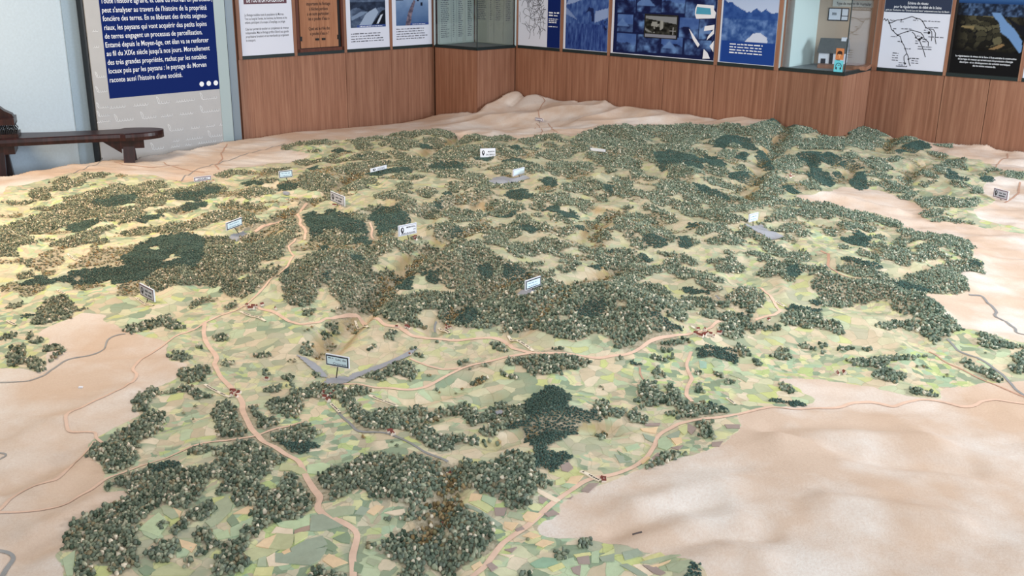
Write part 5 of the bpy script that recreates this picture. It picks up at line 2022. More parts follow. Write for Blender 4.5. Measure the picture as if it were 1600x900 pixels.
def blur(A, r, n=2):
    k = 2 * r + 1
    for _ in range(n):
        P = np.pad(A, ((r + 1, r), (0, 0)), 'edge').cumsum(0)
        A = (P[k:] - P[:-k]) / k
        P = np.pad(A, ((0, 0), (r + 1, r)), 'edge').cumsum(1)
        A = (P[:, k:] - P[:, :-k]) / k
    return A


def seg_dist(pts, X, Y):
    best = np.full(X.shape, 1e9)
    for a, b in zip(pts[:-1], pts[1:]):
        d = b - a
        t = np.clip(((X - a[0]) * d[0] + (Y - a[1]) * d[1]) / max(1e-9, d @ d), 0, 1)
        best = np.minimum(best, (X - a[0] - t * d[0]) ** 2 + (Y - a[1] - t * d[1]) ** 2)
    return np.sqrt(best)


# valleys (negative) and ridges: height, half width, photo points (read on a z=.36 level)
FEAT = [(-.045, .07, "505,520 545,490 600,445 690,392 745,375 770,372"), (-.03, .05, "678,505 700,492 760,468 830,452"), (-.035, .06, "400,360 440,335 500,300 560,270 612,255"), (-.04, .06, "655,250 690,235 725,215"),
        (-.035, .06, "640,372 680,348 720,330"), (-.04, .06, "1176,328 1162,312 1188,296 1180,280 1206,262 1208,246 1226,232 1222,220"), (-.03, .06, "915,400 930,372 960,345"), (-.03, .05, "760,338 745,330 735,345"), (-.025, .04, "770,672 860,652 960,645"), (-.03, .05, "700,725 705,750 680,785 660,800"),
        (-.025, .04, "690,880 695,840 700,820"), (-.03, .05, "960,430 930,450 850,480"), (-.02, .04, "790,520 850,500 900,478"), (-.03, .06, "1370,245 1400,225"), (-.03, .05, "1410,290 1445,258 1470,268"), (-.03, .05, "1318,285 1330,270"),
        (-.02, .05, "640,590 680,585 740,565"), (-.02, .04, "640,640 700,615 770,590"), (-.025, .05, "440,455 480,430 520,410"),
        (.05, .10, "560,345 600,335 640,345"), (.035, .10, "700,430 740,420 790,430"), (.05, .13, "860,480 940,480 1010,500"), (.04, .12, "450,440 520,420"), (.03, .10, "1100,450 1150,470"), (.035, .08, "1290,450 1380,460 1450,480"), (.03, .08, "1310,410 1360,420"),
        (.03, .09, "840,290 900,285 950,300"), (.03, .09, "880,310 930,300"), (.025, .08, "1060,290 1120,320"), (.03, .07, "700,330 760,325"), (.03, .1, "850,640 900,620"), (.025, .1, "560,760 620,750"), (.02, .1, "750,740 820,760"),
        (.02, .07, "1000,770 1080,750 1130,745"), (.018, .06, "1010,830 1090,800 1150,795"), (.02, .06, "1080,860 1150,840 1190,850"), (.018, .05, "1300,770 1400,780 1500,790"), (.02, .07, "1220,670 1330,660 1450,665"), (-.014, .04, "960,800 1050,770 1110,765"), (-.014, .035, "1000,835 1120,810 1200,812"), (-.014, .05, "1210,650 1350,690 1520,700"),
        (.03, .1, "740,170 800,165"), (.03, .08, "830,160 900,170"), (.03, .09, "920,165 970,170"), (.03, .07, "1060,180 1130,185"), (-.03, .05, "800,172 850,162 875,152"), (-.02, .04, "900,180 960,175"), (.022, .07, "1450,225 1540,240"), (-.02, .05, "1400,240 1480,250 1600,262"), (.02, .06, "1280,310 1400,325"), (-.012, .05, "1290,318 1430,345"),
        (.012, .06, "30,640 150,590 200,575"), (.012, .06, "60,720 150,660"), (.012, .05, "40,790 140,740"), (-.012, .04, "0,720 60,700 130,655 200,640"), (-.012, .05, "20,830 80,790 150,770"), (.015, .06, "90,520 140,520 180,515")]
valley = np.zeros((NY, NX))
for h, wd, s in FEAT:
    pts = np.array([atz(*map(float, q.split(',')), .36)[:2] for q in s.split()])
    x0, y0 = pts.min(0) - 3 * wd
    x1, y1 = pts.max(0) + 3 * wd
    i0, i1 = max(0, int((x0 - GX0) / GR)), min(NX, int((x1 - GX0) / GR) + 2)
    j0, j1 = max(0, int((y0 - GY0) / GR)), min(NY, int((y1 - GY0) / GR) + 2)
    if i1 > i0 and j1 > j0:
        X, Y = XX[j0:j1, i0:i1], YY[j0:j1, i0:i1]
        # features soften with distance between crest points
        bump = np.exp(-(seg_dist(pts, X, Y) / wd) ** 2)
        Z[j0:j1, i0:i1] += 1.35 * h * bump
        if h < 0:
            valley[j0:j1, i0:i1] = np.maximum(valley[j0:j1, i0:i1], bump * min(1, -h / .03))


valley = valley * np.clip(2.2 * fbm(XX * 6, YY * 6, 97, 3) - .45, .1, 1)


def sampleZ(A, x, y):
    fx = np.clip((np.asarray(x) - GX0) / GR, 0, NX - 1.001)
    fy = np.clip((np.asarray(y) - GY0) / GR, 0, NY - 1.001)
    i, j = fx.astype(int), fy.astype(int)
    a, b = fx - i, fy - j
    return A[j, i] * (1 - a) * (1 - b) + A[j, i + 1] * a * (1 - b) + A[j + 1, i] * (1 - a) * b + A[j + 1, i + 1] * a * b


def ground(pts):
    """photo points -> world points on the relief (first hit of the view ray)"""
    pts = np.asarray(pts, float).reshape(-1, 2)
    d = CF + CR * ((pts[:, :1] - 800) / FPX) + CU * ((450 - pts[:, 1:2]) / FPX)
    out = np.full((len(pts), 3), np.nan)
    alive = np.ones(len(pts), bool)
    prev = np.full(len(pts), 1.0)
    for y in np.arange(1.3, 10.9, .02):
        t = y / d[:, 1]
        p = CP + d * t[:, None]
        hit = alive & (p[:, 2] <= sampleZ(Z, p[:, 0], p[:, 1]))
        if hit.any():
            # refine
            lo, hi = (y - .02) / d[hit, 1], t[hit]
            for _ in range(6):
                mid = (lo + hi) / 2
                q = CP + d[hit] * mid[:, None]
                below = q[:, 2] <= sampleZ(Z, q[:, 0], q[:, 1])
                hi = np.where(below, mid, hi)
                lo = np.where(below, lo, mid)
            out[hit] = CP + d[hit] * hi[:, None]
            alive &= ~hit
    miss = np.isnan(out[:, 0])
    if miss.any():
        tt = (.42 - HC) / d[miss, 2]
        tt = np.where((tt > 0) & (tt < 14), tt, 9.5)
        out[miss] = CP + d[miss] * tt[:, None]
    return out


def parse(s):
    return np.array([[float(v) for v in q.split(',')] for q in s.split()])


WPOLY = []
for ox, oy, txt in WOODS:
    for ln in txt.strip().split('\n'):
        k, rest = ln.strip().split(' ', 1)
        WPOLY.append((k, parse(rest) * 2 + (ox, oy)))
PPOLY = []
for ox, oy, txt in PARCELS:
    for ln in txt.strip().split('\n'):
        k, rest = ln.strip().split(' ', 1)
        PPOLY.append((k, parse(rest) * 2 + (ox, oy)))


def chains(lst):
    """project many outlines at once"""
    al = ground(np.concatenate(lst))
    out, i = [], 0
    for q in lst:
        out.append(al[i:i + len(q)])
        i += len(q)
    return out


def fill(mask, poly, val):
    x0, y0 = poly.min(0)
    x1, y1 = poly.max(0)
    i0, i1 = max(0, int((x0 - GX0) / GR)), min(NX, int((x1 - GX0) / GR) + 2)
    j0, j1 = max(0, int((y0 - GY0) / GR)), min(NY, int((y1 - GY0) / GR) + 2)
    if i1 > i0 and j1 > j0:
        s = pip(poly, XX[j0:j1, i0:i1], YY[j0:j1, i0:i1])
        mask[j0:j1, i0:i1][s] = val


def masks():
    wp = chains([q for _, q in WPOLY])
    wood = np.zeros((NY, NX), np.uint8)      # 1 broadleaf 2 conifer 3 scrub
    code = dict(f=1, c=2, s=3, h=0)
    for (k, _), p in zip(WPOLY, wp):
        fill(wood, p[:, :2], code[k])
    farm = np.zeros((NY, NX), np.float32)
    fp = ground(parse(FARM))
    fill(farm, fp[:, :2], 1)
    return wood, farm


wood, farm = masks()
fs_ = blur(farm, 6)
# rolling ground: livelier where the map is farmed and wooded, gentle folds on the bare plaster
nA = fbm(XX * 2.3, YY * 2.3, 1, 4) - .5
nB = 1 - 2 * np.abs(fbm(XX * 3.1 + YY * 1.2, YY * 2.4 - XX * .8, 11, 4) - .5)
nC = fbm(XX * 1.6 + YY, YY * 3.4, 23, 4) - .5
nD = 1 - 2 * np.abs(fbm(XX * 2.0 + YY * .6, YY * 4.2, 63, 4) - .5)
nE = 1 - 2 * np.abs(fbm(XX * 1.5 - YY * .5, YY * 1.6 + XX * .4, 83, 3) - .5)
edge = np.clip((9.9 - YY - .2 * np.abs(XX)) / 1.5, .3, 1)
back = np.clip((YY - 7.2) / 1.2, 0, 1) * np.clip((XX + 1.0) / .8, 0, 1)
mount = np.clip((YY - 2.6) / 2.5, .35, 1)
Z = Z + edge * (fs_ * mount * (.085 * nA + .075 * (nB - .75)) + (1 - fs_) * (.05 * nC + .022 * (nD - .8))) + back * (1 - fs_) * .11 * (nE - .8) + .004 * (fbm(XX * 9, YY * 9, 31, 3) - .5)
wood, farm = masks()
dome = blur((wood > 0).astype(float), 5) * .6 + blur((wood == 2).astype(float), 6) * .5
Z = Z + .026 * dome * np.clip((YY - 1.5) / 3, .5, 1)
wood, farm = masks()

# the woods' outlines are ragged; small copses fill the uplands
rg = fbm(XX * 14, YY * 14, 71, 2)
for rep in range(1):
    w2 = wood.copy()
    for a_, b_ in ((0, 1), (1, 0), (0, -1), (-1, 0)):
        sh_ = np.roll(np.roll(wood, a_, 0), b_, 1)
        w2 = np.where((w2 == 0) & (sh_ > 0) & (rg > .47) & (YY > 4.0) & (farm > 0), sh_, w2)
    wood = w2
cop = (fbm(XX * 4.5, YY * 7, 73, 3) > .655) & (YY > 4.6) & (wood == 0) & (blur(farm, 4) > .98)
wood = np.where(cop, np.where(vnoise(XX * 3, YY * 3, 75) > .6, 1, 3), wood)

# ---------------------------------------------------------------- terrain mesh
relief = empty('relief_map_model', (0, 5, 0), 'huge painted relief map of wooded hills and farmland filling the room', 'relief map')
foot = [(-5.6, 5.6), atz(-200, 303, .31), atz(0, 275, .32), atz(157, 250, .33), atz(260, 236, .32), atz(381, 216, .29), atz(440, 208, .27), atz(530, 200, .25), K1L, K1A, K1R, WC, Q0, K2A, Q1, W3B + W3.e * 3.0, (5.6, 1.35), (-5.6, 1.35)]
foot = np.array([np.array(q[:2], float) for q in foot])
fc = np.array([.3, 5.5])
foot_in = fc + (foot - fc) * (1 - .010)
inside = pip(foot_in, XX, YY)
halfw = .55 * np.hypot(YY, 1.4) + .55
inside &= np.abs(XX) < halfw
idx = np.full((NY, NX), -1, np.int64)
q00, q10, q01, q11 = inside[:-1, :-1], inside[:-1, 1:], inside[1:, :-1], inside[1:, 1:]
cell = q00 & q10 & q01 & q11
use = np.zeros((NY, NX), bool)
use[:-1, :-1] |= cell
use[:-1, 1:] |= cell
use[1:, :-1] |= cell
use[1:, 1:] |= cell
idx[use] = np.arange(use.sum())
V = np.stack([XX[use], YY[use], Z[use]], -1)
jj, ii = np.nonzero(cell)
F = np.stack([idx[jj, ii], idx[jj, ii + 1], idx[jj + 1, ii + 1], idx[jj + 1, ii]], -1)
farm_s = blur(farm, 1, 2)
wood_s = blur((wood > 0).astype(np.float32), 1, 2)
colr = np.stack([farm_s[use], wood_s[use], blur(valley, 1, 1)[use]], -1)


def terrain_mat():
    mt = bpy.data.materials.new('painted_relief')
    mt.use_nodes = True
    nt = mt.node_tree
    N, Lk = nt.nodes, nt.links
    b = N['Principled BSDF']
    b.inputs['Roughness'].default_value = .62
    b.inputs['Specular IOR Level'].default_value = .3
    tc = N.new('ShaderNodeTexCoord')
    at = N.new('ShaderNodeVertexColor')
    at.layer_name = 'col'
    sep = N.new('ShaderNodeSeparateColor')
    Lk.new(at.outputs['Color'], sep.inputs[0])

    def noise(sc, det=4, rough=.55, vec=None):
        n = N.new('ShaderNodeTexNoise')
        n.inputs['Scale'].default_value = sc
        n.inputs['Detail'].default_value = det
        n.inputs['Roughness'].default_value = rough
        Lk.new(vec or tc.outputs['Object'], n.inputs['Vector'])
        return n

    def math_(op, a, bb, clamp=False):
        m_ = N.new('ShaderNodeMath')
        m_.operation = op
        m_.use_clamp = clamp
        for k, v in enumerate((a, bb)):
            if hasattr(v, 'is_linked'):
                Lk.new(v, m_.inputs[k])
            else:
                m_.inputs[k].default_value = v
        return m_.outputs[0]

    def mix(f, a, bb):
        m_ = N.new('ShaderNodeMix')
        m_.data_type = 'RGBA'
        if hasattr(f, 'is_linked'):
            Lk.new(f, m_.inputs[0])
        else:
            m_.inputs[0].default_value = f
        for k, v in ((6, a), (7, bb)):
            if hasattr(v, 'is_linked'):
                Lk.new(v, m_.inputs[k])
            else:
                m_.inputs[k].default_value = L4(*v)
        return m_.outputs[2]

    def rng(v, a, bb, c=0, d=1):
        m_ = N.new('ShaderNodeMapRange')
        Lk.new(v, m_.inputs[0])
        for k, x in enumerate((a, bb, c, d)):
            m_.inputs[k + 1].default_value = x
        return m_.outputs[0]

    # bare plaster
    n1 = noise(2.8, 5)
    n2 = noise(120, 3, .7)
    n3 = noise(.9, 3)
    sand = mix(rng(n1.outputs[0], .42, .62), (218, 194, 174), (234, 224, 215))
    sand = mix(rng(n3.outputs[0], .52, .68, 0, .38), sand, (208, 172, 140))
    sand = mix(rng(n2.outputs[0], .35, .7, 0, .30), sand, (198, 166, 144))
    # parcels
    nd = noise(5, 2)
    nd.noise_dimensions = '3D'
    sc = N.new('ShaderNodeVectorMath')
    sc.operation = 'MULTIPLY_ADD'
    Lk.new(nd.outputs['Color'], sc.inputs[0])
    sc.inputs[1].default_value = (.10, .10, 0)
    Lk.new(tc.outputs['Object'], sc.inputs[2])
    fl = N.new('ShaderNodeVectorMath')
    fl.operation = 'MULTIPLY'
    Lk.new(sc.outputs[0], fl.inputs[0])
    fl.inputs[1].default_value = (.85, .85, 0)

    def vor(scale, feat='F1'):
        v = N.new('ShaderNodeTexVoronoi')
        v.voronoi_dimensions = '2D'
        v.feature = feat
        if feat == 'F1':
            v.distance = 'CHEBYCHEV'
        v.inputs['Scale'].default_value = scale
        Lk.new(fl.outputs[0], v.inputs['Vector'])
        return v
    v1, v2 = vor(24), vor(40)
    e1 = vor(24, 'DISTANCE_TO_EDGE')

    def ramp_(src, cols):
        cr = N.new('ShaderNodeValToRGB')
        cr.color_ramp.interpolation = 'CONSTANT'
        el = cr.color_ramp.elements
        el[0].color = L4(*cols[0])
        el[1].position, el[1].color = 1 / len(cols), L4(*cols[1])
        for k in range(2, len(cols)):
            q = el.new(k / len(cols))
            q.color = L4(*cols[k])
        Lk.new(src, cr.inputs[0])
        return cr.outputs[0]
    s1 = N.new('ShaderNodeSeparateColor')
    Lk.new(v1.outputs['Color'], s1.inputs[0])
    s2 = N.new('ShaderNodeSeparateColor')
    Lk.new(v2.outputs['Color'], s2.inputs[0])
    c1 = ramp_(s1.outputs[0], [(192, 196, 160), (224, 206, 176), (170, 182, 150), (206, 212, 142), (232, 216, 190), (144, 162, 136), (194, 210, 174), (210, 192, 164), (216, 214, 178), (180, 182, 158)])
    c2 = ramp_(s2.outputs[0], [(182, 192, 156), (228, 208, 178), (190, 206, 140), (212, 204, 178), (140, 160, 134), (222, 220, 168), (192, 180, 156), (172, 196, 164)])
    pick = noise(2.6, 2)
    fld = mix(rng(pick.outputs[0], .48, .52), c1, c2)
    # valley meadows fade to the bare tone
    vm = noise(1.7, 4)
    fld = mix(rng(vm.outputs[0], .50, .68, 0, .6), fld, (212, 192, 166))
    # fields grow greyer with height
    sz_ = N.new('ShaderNodeSeparateXYZ')
    Lk.new(tc.outputs['Object'], sz_.inputs[0])
    fld = mix(rng(sz_.outputs[2], .32, .42, 0, .55), fld, (178, 170, 148))
    brush = noise(34, 4, .7)
    fld = mix(rng(brush.outputs[0], .35, .7, 0, .30), fld, (168, 168, 136))
    hedge = rng(e1.outputs['Distance'], .0, .045, .38, 0)
    fld = mix(hedge, fld, (128, 128, 96))
    # browner on steep slopes and along the valleys
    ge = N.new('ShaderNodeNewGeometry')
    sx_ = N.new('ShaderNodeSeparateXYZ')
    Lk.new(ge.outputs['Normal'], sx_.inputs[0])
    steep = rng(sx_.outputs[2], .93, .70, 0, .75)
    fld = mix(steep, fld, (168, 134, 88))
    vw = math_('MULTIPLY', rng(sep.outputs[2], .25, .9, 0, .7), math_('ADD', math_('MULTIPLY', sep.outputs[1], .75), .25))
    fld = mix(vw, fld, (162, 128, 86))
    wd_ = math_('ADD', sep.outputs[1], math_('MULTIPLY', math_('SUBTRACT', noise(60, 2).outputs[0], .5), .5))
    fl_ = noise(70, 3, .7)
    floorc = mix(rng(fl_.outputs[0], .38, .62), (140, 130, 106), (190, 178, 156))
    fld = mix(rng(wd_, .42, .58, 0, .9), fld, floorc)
    fm = math_('ADD', sep.outputs[0], math_('MULTIPLY', math_('SUBTRACT', noise(22, 3).outputs[0], .5), .45))
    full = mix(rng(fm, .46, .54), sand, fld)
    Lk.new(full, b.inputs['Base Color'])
    # relief of the paint and plaster
    bp = N.new('ShaderNodeBump')
    bp.inputs['Strength'].default_value = .5
    bp.inputs['Distance'].default_value = .004
    hh = math_('ADD', math_('MULTIPLY', n2.outputs[0], .5), math_('ADD', math_('MULTIPLY', s1.outputs[0], .8), math_('MULTIPLY', brush.outputs[0], .5)))
    hh2 = N.new('ShaderNodeMix')
    Lk.new(rng(fm, .46, .54), hh2.inputs[0])
    Lk.new(math_('MULTIPLY', n2.outputs[0], .9), hh2.inputs[2])
    Lk.new(hh, hh2.inputs[3])
    Lk.new(hh2.outputs[0], bp.inputs['Height'])
    Lk.new(bp.outputs[0], b.inputs['Normal'])
    return mt


M['terrain'] = terrain_mat()
# apron down the model's rim
ed = np.concatenate([F[:, [0, 1]], F[:, [1, 2]], F[:, [2, 3]], F[:, [3, 0]]])
key = np.sort(ed, 1)
_, first, cnt = np.unique(key[:, 0] * 10000000 + key[:, 1], return_index=True, return_counts=True)
rim = ed[first[cnt == 1]]
ru = np.unique(rim)
mp = {int(v): len(V) + k for k, v in enumerate(ru)}
low = V[ru].copy()
low[:, 2] = .11
V = np.concatenate([V, low])
colr = np.concatenate([colr, colr[ru]])
F = np.concatenate([F, np.array([(b, a, mp[int(a)], mp[int(b)]) for a, b in rim])])
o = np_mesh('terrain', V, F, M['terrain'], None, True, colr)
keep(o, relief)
mb = MB()
base_in = fc + (foot - fc) * .985
mb.prism([tuple(p) for p in base_in[::-1]], 0, .12)
mb.build('plinth', mat('grey_plinth', (110, 104, 98), .7), relief)

# ---------------------------------------------------------------- painted roads, rivers, lakes
blocked = np.zeros((NY, NX), bool)


def resample(p, step):
    d = np.r_[0, np.cumsum(np.linalg.norm(np.diff(p, axis=0), axis=1))]
    n = max(2, int(d[-1] / step) + 1)
    t = np.linspace(0, d[-1], n)
    q = np.stack([np.interp(t, d, p[:, k]) for k in range(p.shape[1])], -1)
    # soften corners
    for _ in range(3):
        if n > 4:
            q[1:-1] = .25 * q[:-2] + .5 * q[1:-1] + .25 * q[2:]
    return q


for (kind, wd, s), P in zip(ROADS, chains([parse(s) for _, _, s in ROADS])):
    # drop jumps over ridges
    q = resample(P[:, :2], .012)
    t = np.gradient(q, axis=0)
    t /= np.maximum(1e-9, np.linalg.norm(t, axis=1))[:, None]
    nr = np.stack([-t[:, 1], t[:, 0]], -1)
    wv = wd * .40 * (.85 + .3 * vnoise(np.arange(len(q)) * .13, np.zeros(len(q)), 3))
    Lq, Rq = q + nr * wv[:, None], q - nr * wv[:, None]
    up = .0018
    vs = np.concatenate([np.c_[Lq, sampleZ(Z, Lq[:, 0], Lq[:, 1]) + up], np.c_[q, sampleZ(Z, q[:, 0], q[:, 1]) + up + .0004], np.c_[Rq, sampleZ(Z, Rq[:, 0], Rq[:, 1]) + up]])
    n = len(q)
    i = np.arange(n - 1)
    Fq = np.concatenate([np.stack([i, i + n, i + n + 1, i + 1], -1), np.stack([i + n, i + 2 * n, i + 2 * n + 1, i + n + 1], -1)])[:, ::-1]
    nm = dict(road='road', path='minor_road', river='river')[kind]
    o = np_mesh(nm, vs, Fq[:, ::-1], M[kind], None, True)
    keep(o, relief)
    ci, cj = ((q[:, 0] - GX0) / GR).round().astype(int), ((q[:, 1] - GY0) / GR).round().astype(int)
    r_ = 1
    for a in range(-r_, r_ + 1):
        for bb in range(-r_, r_ + 1):
            ok = (ci + a >= 0) & (ci + a < NX) & (cj + bb >= 0) & (cj + bb < NY)
            blocked[cj[ok] + bb, ci[ok] + a] = True

for P in chains([parse(s) for s in LAKES]):
    p = P[:, :2]
    g_ = .006
    xs, ys = np.arange(p[:, 0].min(), p[:, 0].max() + g_, g_), np.arange(p[:, 1].min(), p[:, 1].max() + g_, g_)
    X, Y = np.meshgrid(xs, ys)
    ins = pip(p, X, Y)
    ce = pip(p, X[:-1, :-1] + g_ / 2, Y[:-1, :-1] + g_ / 2)
    iN = np.arange(X.size).reshape(X.shape)
    Fq = np.stack([iN[:-1, :-1][ce], iN[:-1, 1:][ce], iN[1:, 1:][ce], iN[1:, :-1][ce]], -1)
    if not len(Fq):
        continue
    un, inv = np.unique(Fq, return_inverse=True)
    Vq = np.c_[X.ravel()[un], Y.ravel()[un], sampleZ(Z, X.ravel()[un], Y.ravel()[un]) + .004]
    o = np_mesh('lake', Vq, inv.reshape(Fq.shape), M['lake'], None, True)
    keep(o, relief)
    fill(blocked, p, True)

# hand-read farmland parcels: thin painted card pieces
pmats = {k: mat('parcel_paint_' + k, v, .65, .07, 45) for k, v in PCOL.items()}
for (k, _), P in zip(PPOLY, chains([q for _, q in PPOLY])):
    p = P[:, :2]
    bm = bmesh.new()
    vs = [bm.verts.new((x, y, 0)) for x, y in p]
    try:
        bm.faces.new(vs)
    except ValueError:
        bm.free()
        continue
    bmesh.ops.triangulate(bm, faces=bm.faces[:])
    for _ in range(3):
        lo = [e for e in bm.edges if e.calc_length() > .035]
        if lo:
            bmesh.ops.subdivide_edges(bm, edges=lo, cuts=1)
            bmesh.ops.triangulate(bm, faces=bm.faces[:])
    bmesh.ops.recalc_face_normals(bm, faces=bm.faces[:])
    co = np.array([v.co[:2] for v in bm.verts])
    zz = sampleZ(Z, co[:, 0], co[:, 1]) + .0022 + .0012 * random.random()
    for v, z_ in zip(bm.verts, zz):
        v.co.z = z_
    if bm.faces and sum(f.normal.z for f in bm.faces) < 0:
        bmesh.ops.reverse_faces(bm, faces=bm.faces[:])
    ed = [e for e in bm.edges if e.is_boundary]
    ret = bmesh.ops.extrude_edge_only(bm, edges=ed)
    for v in ret['geom']:
        if isinstance(v, bmesh.types.BMVert):
            v.co.z -= .004
    me = bpy.data.meshes.new('field_parcel')
    bm.to_mesh(me)
    bm.free()
    me.materials.append(pmats[k])
    o = bpy.data.objects.new('field_parcel', me)
    COL.objects.link(o)
    keep(o, relief)

# ---------------------------------------------------------------- woods
ICO_V = []
phi = (1 + 5 ** .5) / 2
for a in (-1, 1):
    for b_ in (-phi, phi):
        ICO_V += [(0, a, b_), (a, b_, 0), (b_, 0, a)]
ICO_V = np.array(ICO_V) / math.hypot(1, phi)
ICO_F = []
for i in range(12):
    for j in range(i + 1, 12):
        for k in range(j + 1, 12):
            d = [np.linalg.norm(ICO_V[x] - ICO_V[y]) for x, y in ((i, j), (j, k), (i, k))]
            if max(d) < 1.2:
                n_ = np.cross(ICO_V[j] - ICO_V[i], ICO_V[k] - ICO_V[i])
                ICO_F.append((i, j, k) if n_ @ ICO_V[i] > 0 else (i, k, j))
ICO_F = np.array(ICO_F)
# octahedron for the small dense conifers
OCT_V = np.array([(1, 0, 0), (0, 1, 0), (-1, 0, 0), (0, -1, 0), (0, 0, 1), (0, 0, -.4)], float)
OCT_F = np.array([(0, 1, 4), (1, 2, 4), (2, 3, 4), (3, 0, 4), (1, 0, 5), (2, 1, 5), (3, 2, 5), (0, 3, 5)])

PAL_F = lin([(70, 84, 72), (98, 110, 98), (118, 128, 112), (138, 144, 126), (108, 118, 108), (164, 164, 146), (128, 120, 98), (206, 196, 180)])
PAL_FP = np.array([.13, .20, .21, .16, .12, .08, .05, .05])
PAL_C = lin([(64, 86, 82), (72, 92, 86), (82, 100, 92), (96, 110, 102), (58, 76, 74)])
PAL_CP = np.array([.30, .30, .20, .06, .14])
PAL_S = lin([(126, 130, 108), (150, 146, 120), (140, 118, 84), (104, 112, 94), (170, 160, 138)])
PAL_SP = np.array([.3, .2, .2, .2, .1])
TR, TH = .0064, .0125


def scatter(kind, step, prob=1.):
    ys_ = np.arange(1.45, 10.6, step * .87)
    pts = []
    for r_, y in enumerate(ys_):
        hw = min(5, .55 * math.hypot(y, 1.4) + .45)
        xs_ = np.arange(-hw, hw, step) + (r_ % 2) * step / 2
        pts.append(np.stack([xs_, np.full(len(xs_), y)], -1))
    P = np.concatenate(pts)
    P += RNG.uniform(-.42, .42, P.shape) * step
    i, j = ((P[:, 0] - GX0) / GR).round().astype(int), ((P[:, 1] - GY0) / GR).round().astype(int)
    ok = (i > 0) & (i < NX) & (j > 0) & (j < NY)
    P, i, j = P[ok], i[ok], j[ok]
    m_ = (wood[j, i] == kind) & ~blocked[j, i] & inside[j, i]
    m_ &= RNG.random(len(P)) < prob
    P = P[m_]
    return P


BROWNS = lin([(134, 116, 84), (104, 88, 62), (156, 136, 104), (122, 116, 88)])  # brown tones for many of the tufts along the valleys


def tufts(P, r, h, bv, bf, pal, pp, jit, spread):
    n, k = len(P), len(bv)
    ang = RNG.uniform(0, 6.283, n)
    ca, sa = np.cos(ang)[:, None], np.sin(ang)[:, None]
    B = bv[None] * (1 + RNG.uniform(-jit, jit, (n, k, 1)))
    X = B[..., 0] * ca - B[..., 1] * sa
    Y = B[..., 0] * sa + B[..., 1] * ca
    s = RNG.uniform(.72, 1.25, n)[:, None]
    hh = (h * RNG.uniform(.65, 1.3, n))[:, None]
    z0 = sampleZ(Z, P[:, 0], P[:, 1])[:, None]
    V = np.stack([P[:, :1] + X * r * s, P[:, 1:2] + Y * r * s, z0 + hh * (.42 + .58 * B[..., 2])], -1)
    c = pal[RNG.choice(len(pal), n, p=pp)]
    vi, vj = ((P[:, 0] - GX0) / GR).round().astype(int), ((P[:, 1] - GY0) / GR).round().astype(int)
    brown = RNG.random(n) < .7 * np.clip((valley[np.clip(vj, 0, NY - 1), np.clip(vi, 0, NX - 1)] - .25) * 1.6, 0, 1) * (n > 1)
    c = np.where(brown[:, None], BROWNS[RNG.integers(0, 4, n)], c)
    lr_ = np.clip((P[:, :1] + 2) / 4, 0, 1) if n > 1 else .5     # tuft tint shifts from olive (left) to blue green (right)
    c = c * (np.array([1.10, 1.0, .90]) * (1 - lr_) + np.array([.92, 1.0, .99]) * lr_)
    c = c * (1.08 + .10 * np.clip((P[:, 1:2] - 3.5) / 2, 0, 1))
    c = c[:, None, :] * RNG.uniform(1 - spread, 1 + spread, (n, k, 1))
    return V, c


def bulk(name, V, c, bf, mt):
    n, k = V.shape[:2]
    F = (bf[None] + (np.arange(n) * k)[:, None, None]).reshape(-1, 3)
    o = np_mesh(name, V.reshape(-1, 3), F, mt, None, False, c.reshape(-1, 3))
    keep(o, relief)
    o['kind'] = 'stuff'
    return o


M['leaf'] = vcol_mat('foam_foliage', .85, .15)
PF = scatter(1, .0103, .86)
PC = scatter(2, .0080, 1.)
PS = scatter(3, .0150, .5)
# the broadleaf tufts nearest the camera are separate trees
pr = project(np.c_[PF, sampleZ(Z, PF[:, 0], PF[:, 1])])
vis = (pr[:, 0] > 3) & (pr[:, 0] < 1597) & (pr[:, 1] < 897) & (pr[:, 1] > 0)
dist = np.where(vis, np.hypot(PF[:, 0], PF[:, 1]), 99)
near = np.argsort(dist)[:300]
rest = np.ones(len(PF), bool)
rest[near] = False
close = PF[:, 1] < 4.2
V, c = tufts(PF[rest & close], TR, TH, ICO_V, ICO_F, PAL_F, PAL_FP, .46, .45)
bulk('broadleaf_woods', V, c, ICO_F, M['leaf'])
V, c = tufts(PF[rest & ~close], TR, TH, OCT_V, OCT_F, PAL_F, PAL_FP, .46, .45)
bulk('distant_broadleaf_woods', V, c, OCT_F, M['leaf'])
V, c = tufts(PC, .0060, .0075, OCT_V, OCT_F, PAL_C, PAL_CP, .34, .28)
bulk('conifer_woods', V, c, OCT_F, M['leaf'])
V, c = tufts(PS, .0075, .010, OCT_V, OCT_F, PAL_S, PAL_SP, .34, .38)
bulk('scrub', V, c, OCT_F, M['leaf'])
tree_meshes = []
for k in range(24):
    V, c = tufts(np.zeros((1, 2)), TR, TH, ICO_V, ICO_F, PAL_F, PAL_FP, .46, .45)
    V[..., 2] -= sampleZ(Z, 0, 0)
    me_o = np_mesh('model_tree', V[0], ICO_F, M['leaf'], None, False, c[0])
    tree_meshes.append(me_o.data)
    bpy.data.objects.remove(me_o)
for k, i in enumerate(near):
    x, y = PF[i]
    o = bpy.data.objects.new('model_tree', tree_meshes[k % 24])
    COL.objects.link(o)
    o.parent = relief
    o.location = (x, y - 5, float(sampleZ(Z, x, y)))
    s = RNG.uniform(.85, 1.2)
    o.scale = (s, s, s * RNG.uniform(.8, 1.2))
    o.rotation_euler = (0, 0, RNG.uniform(0, 6.28))

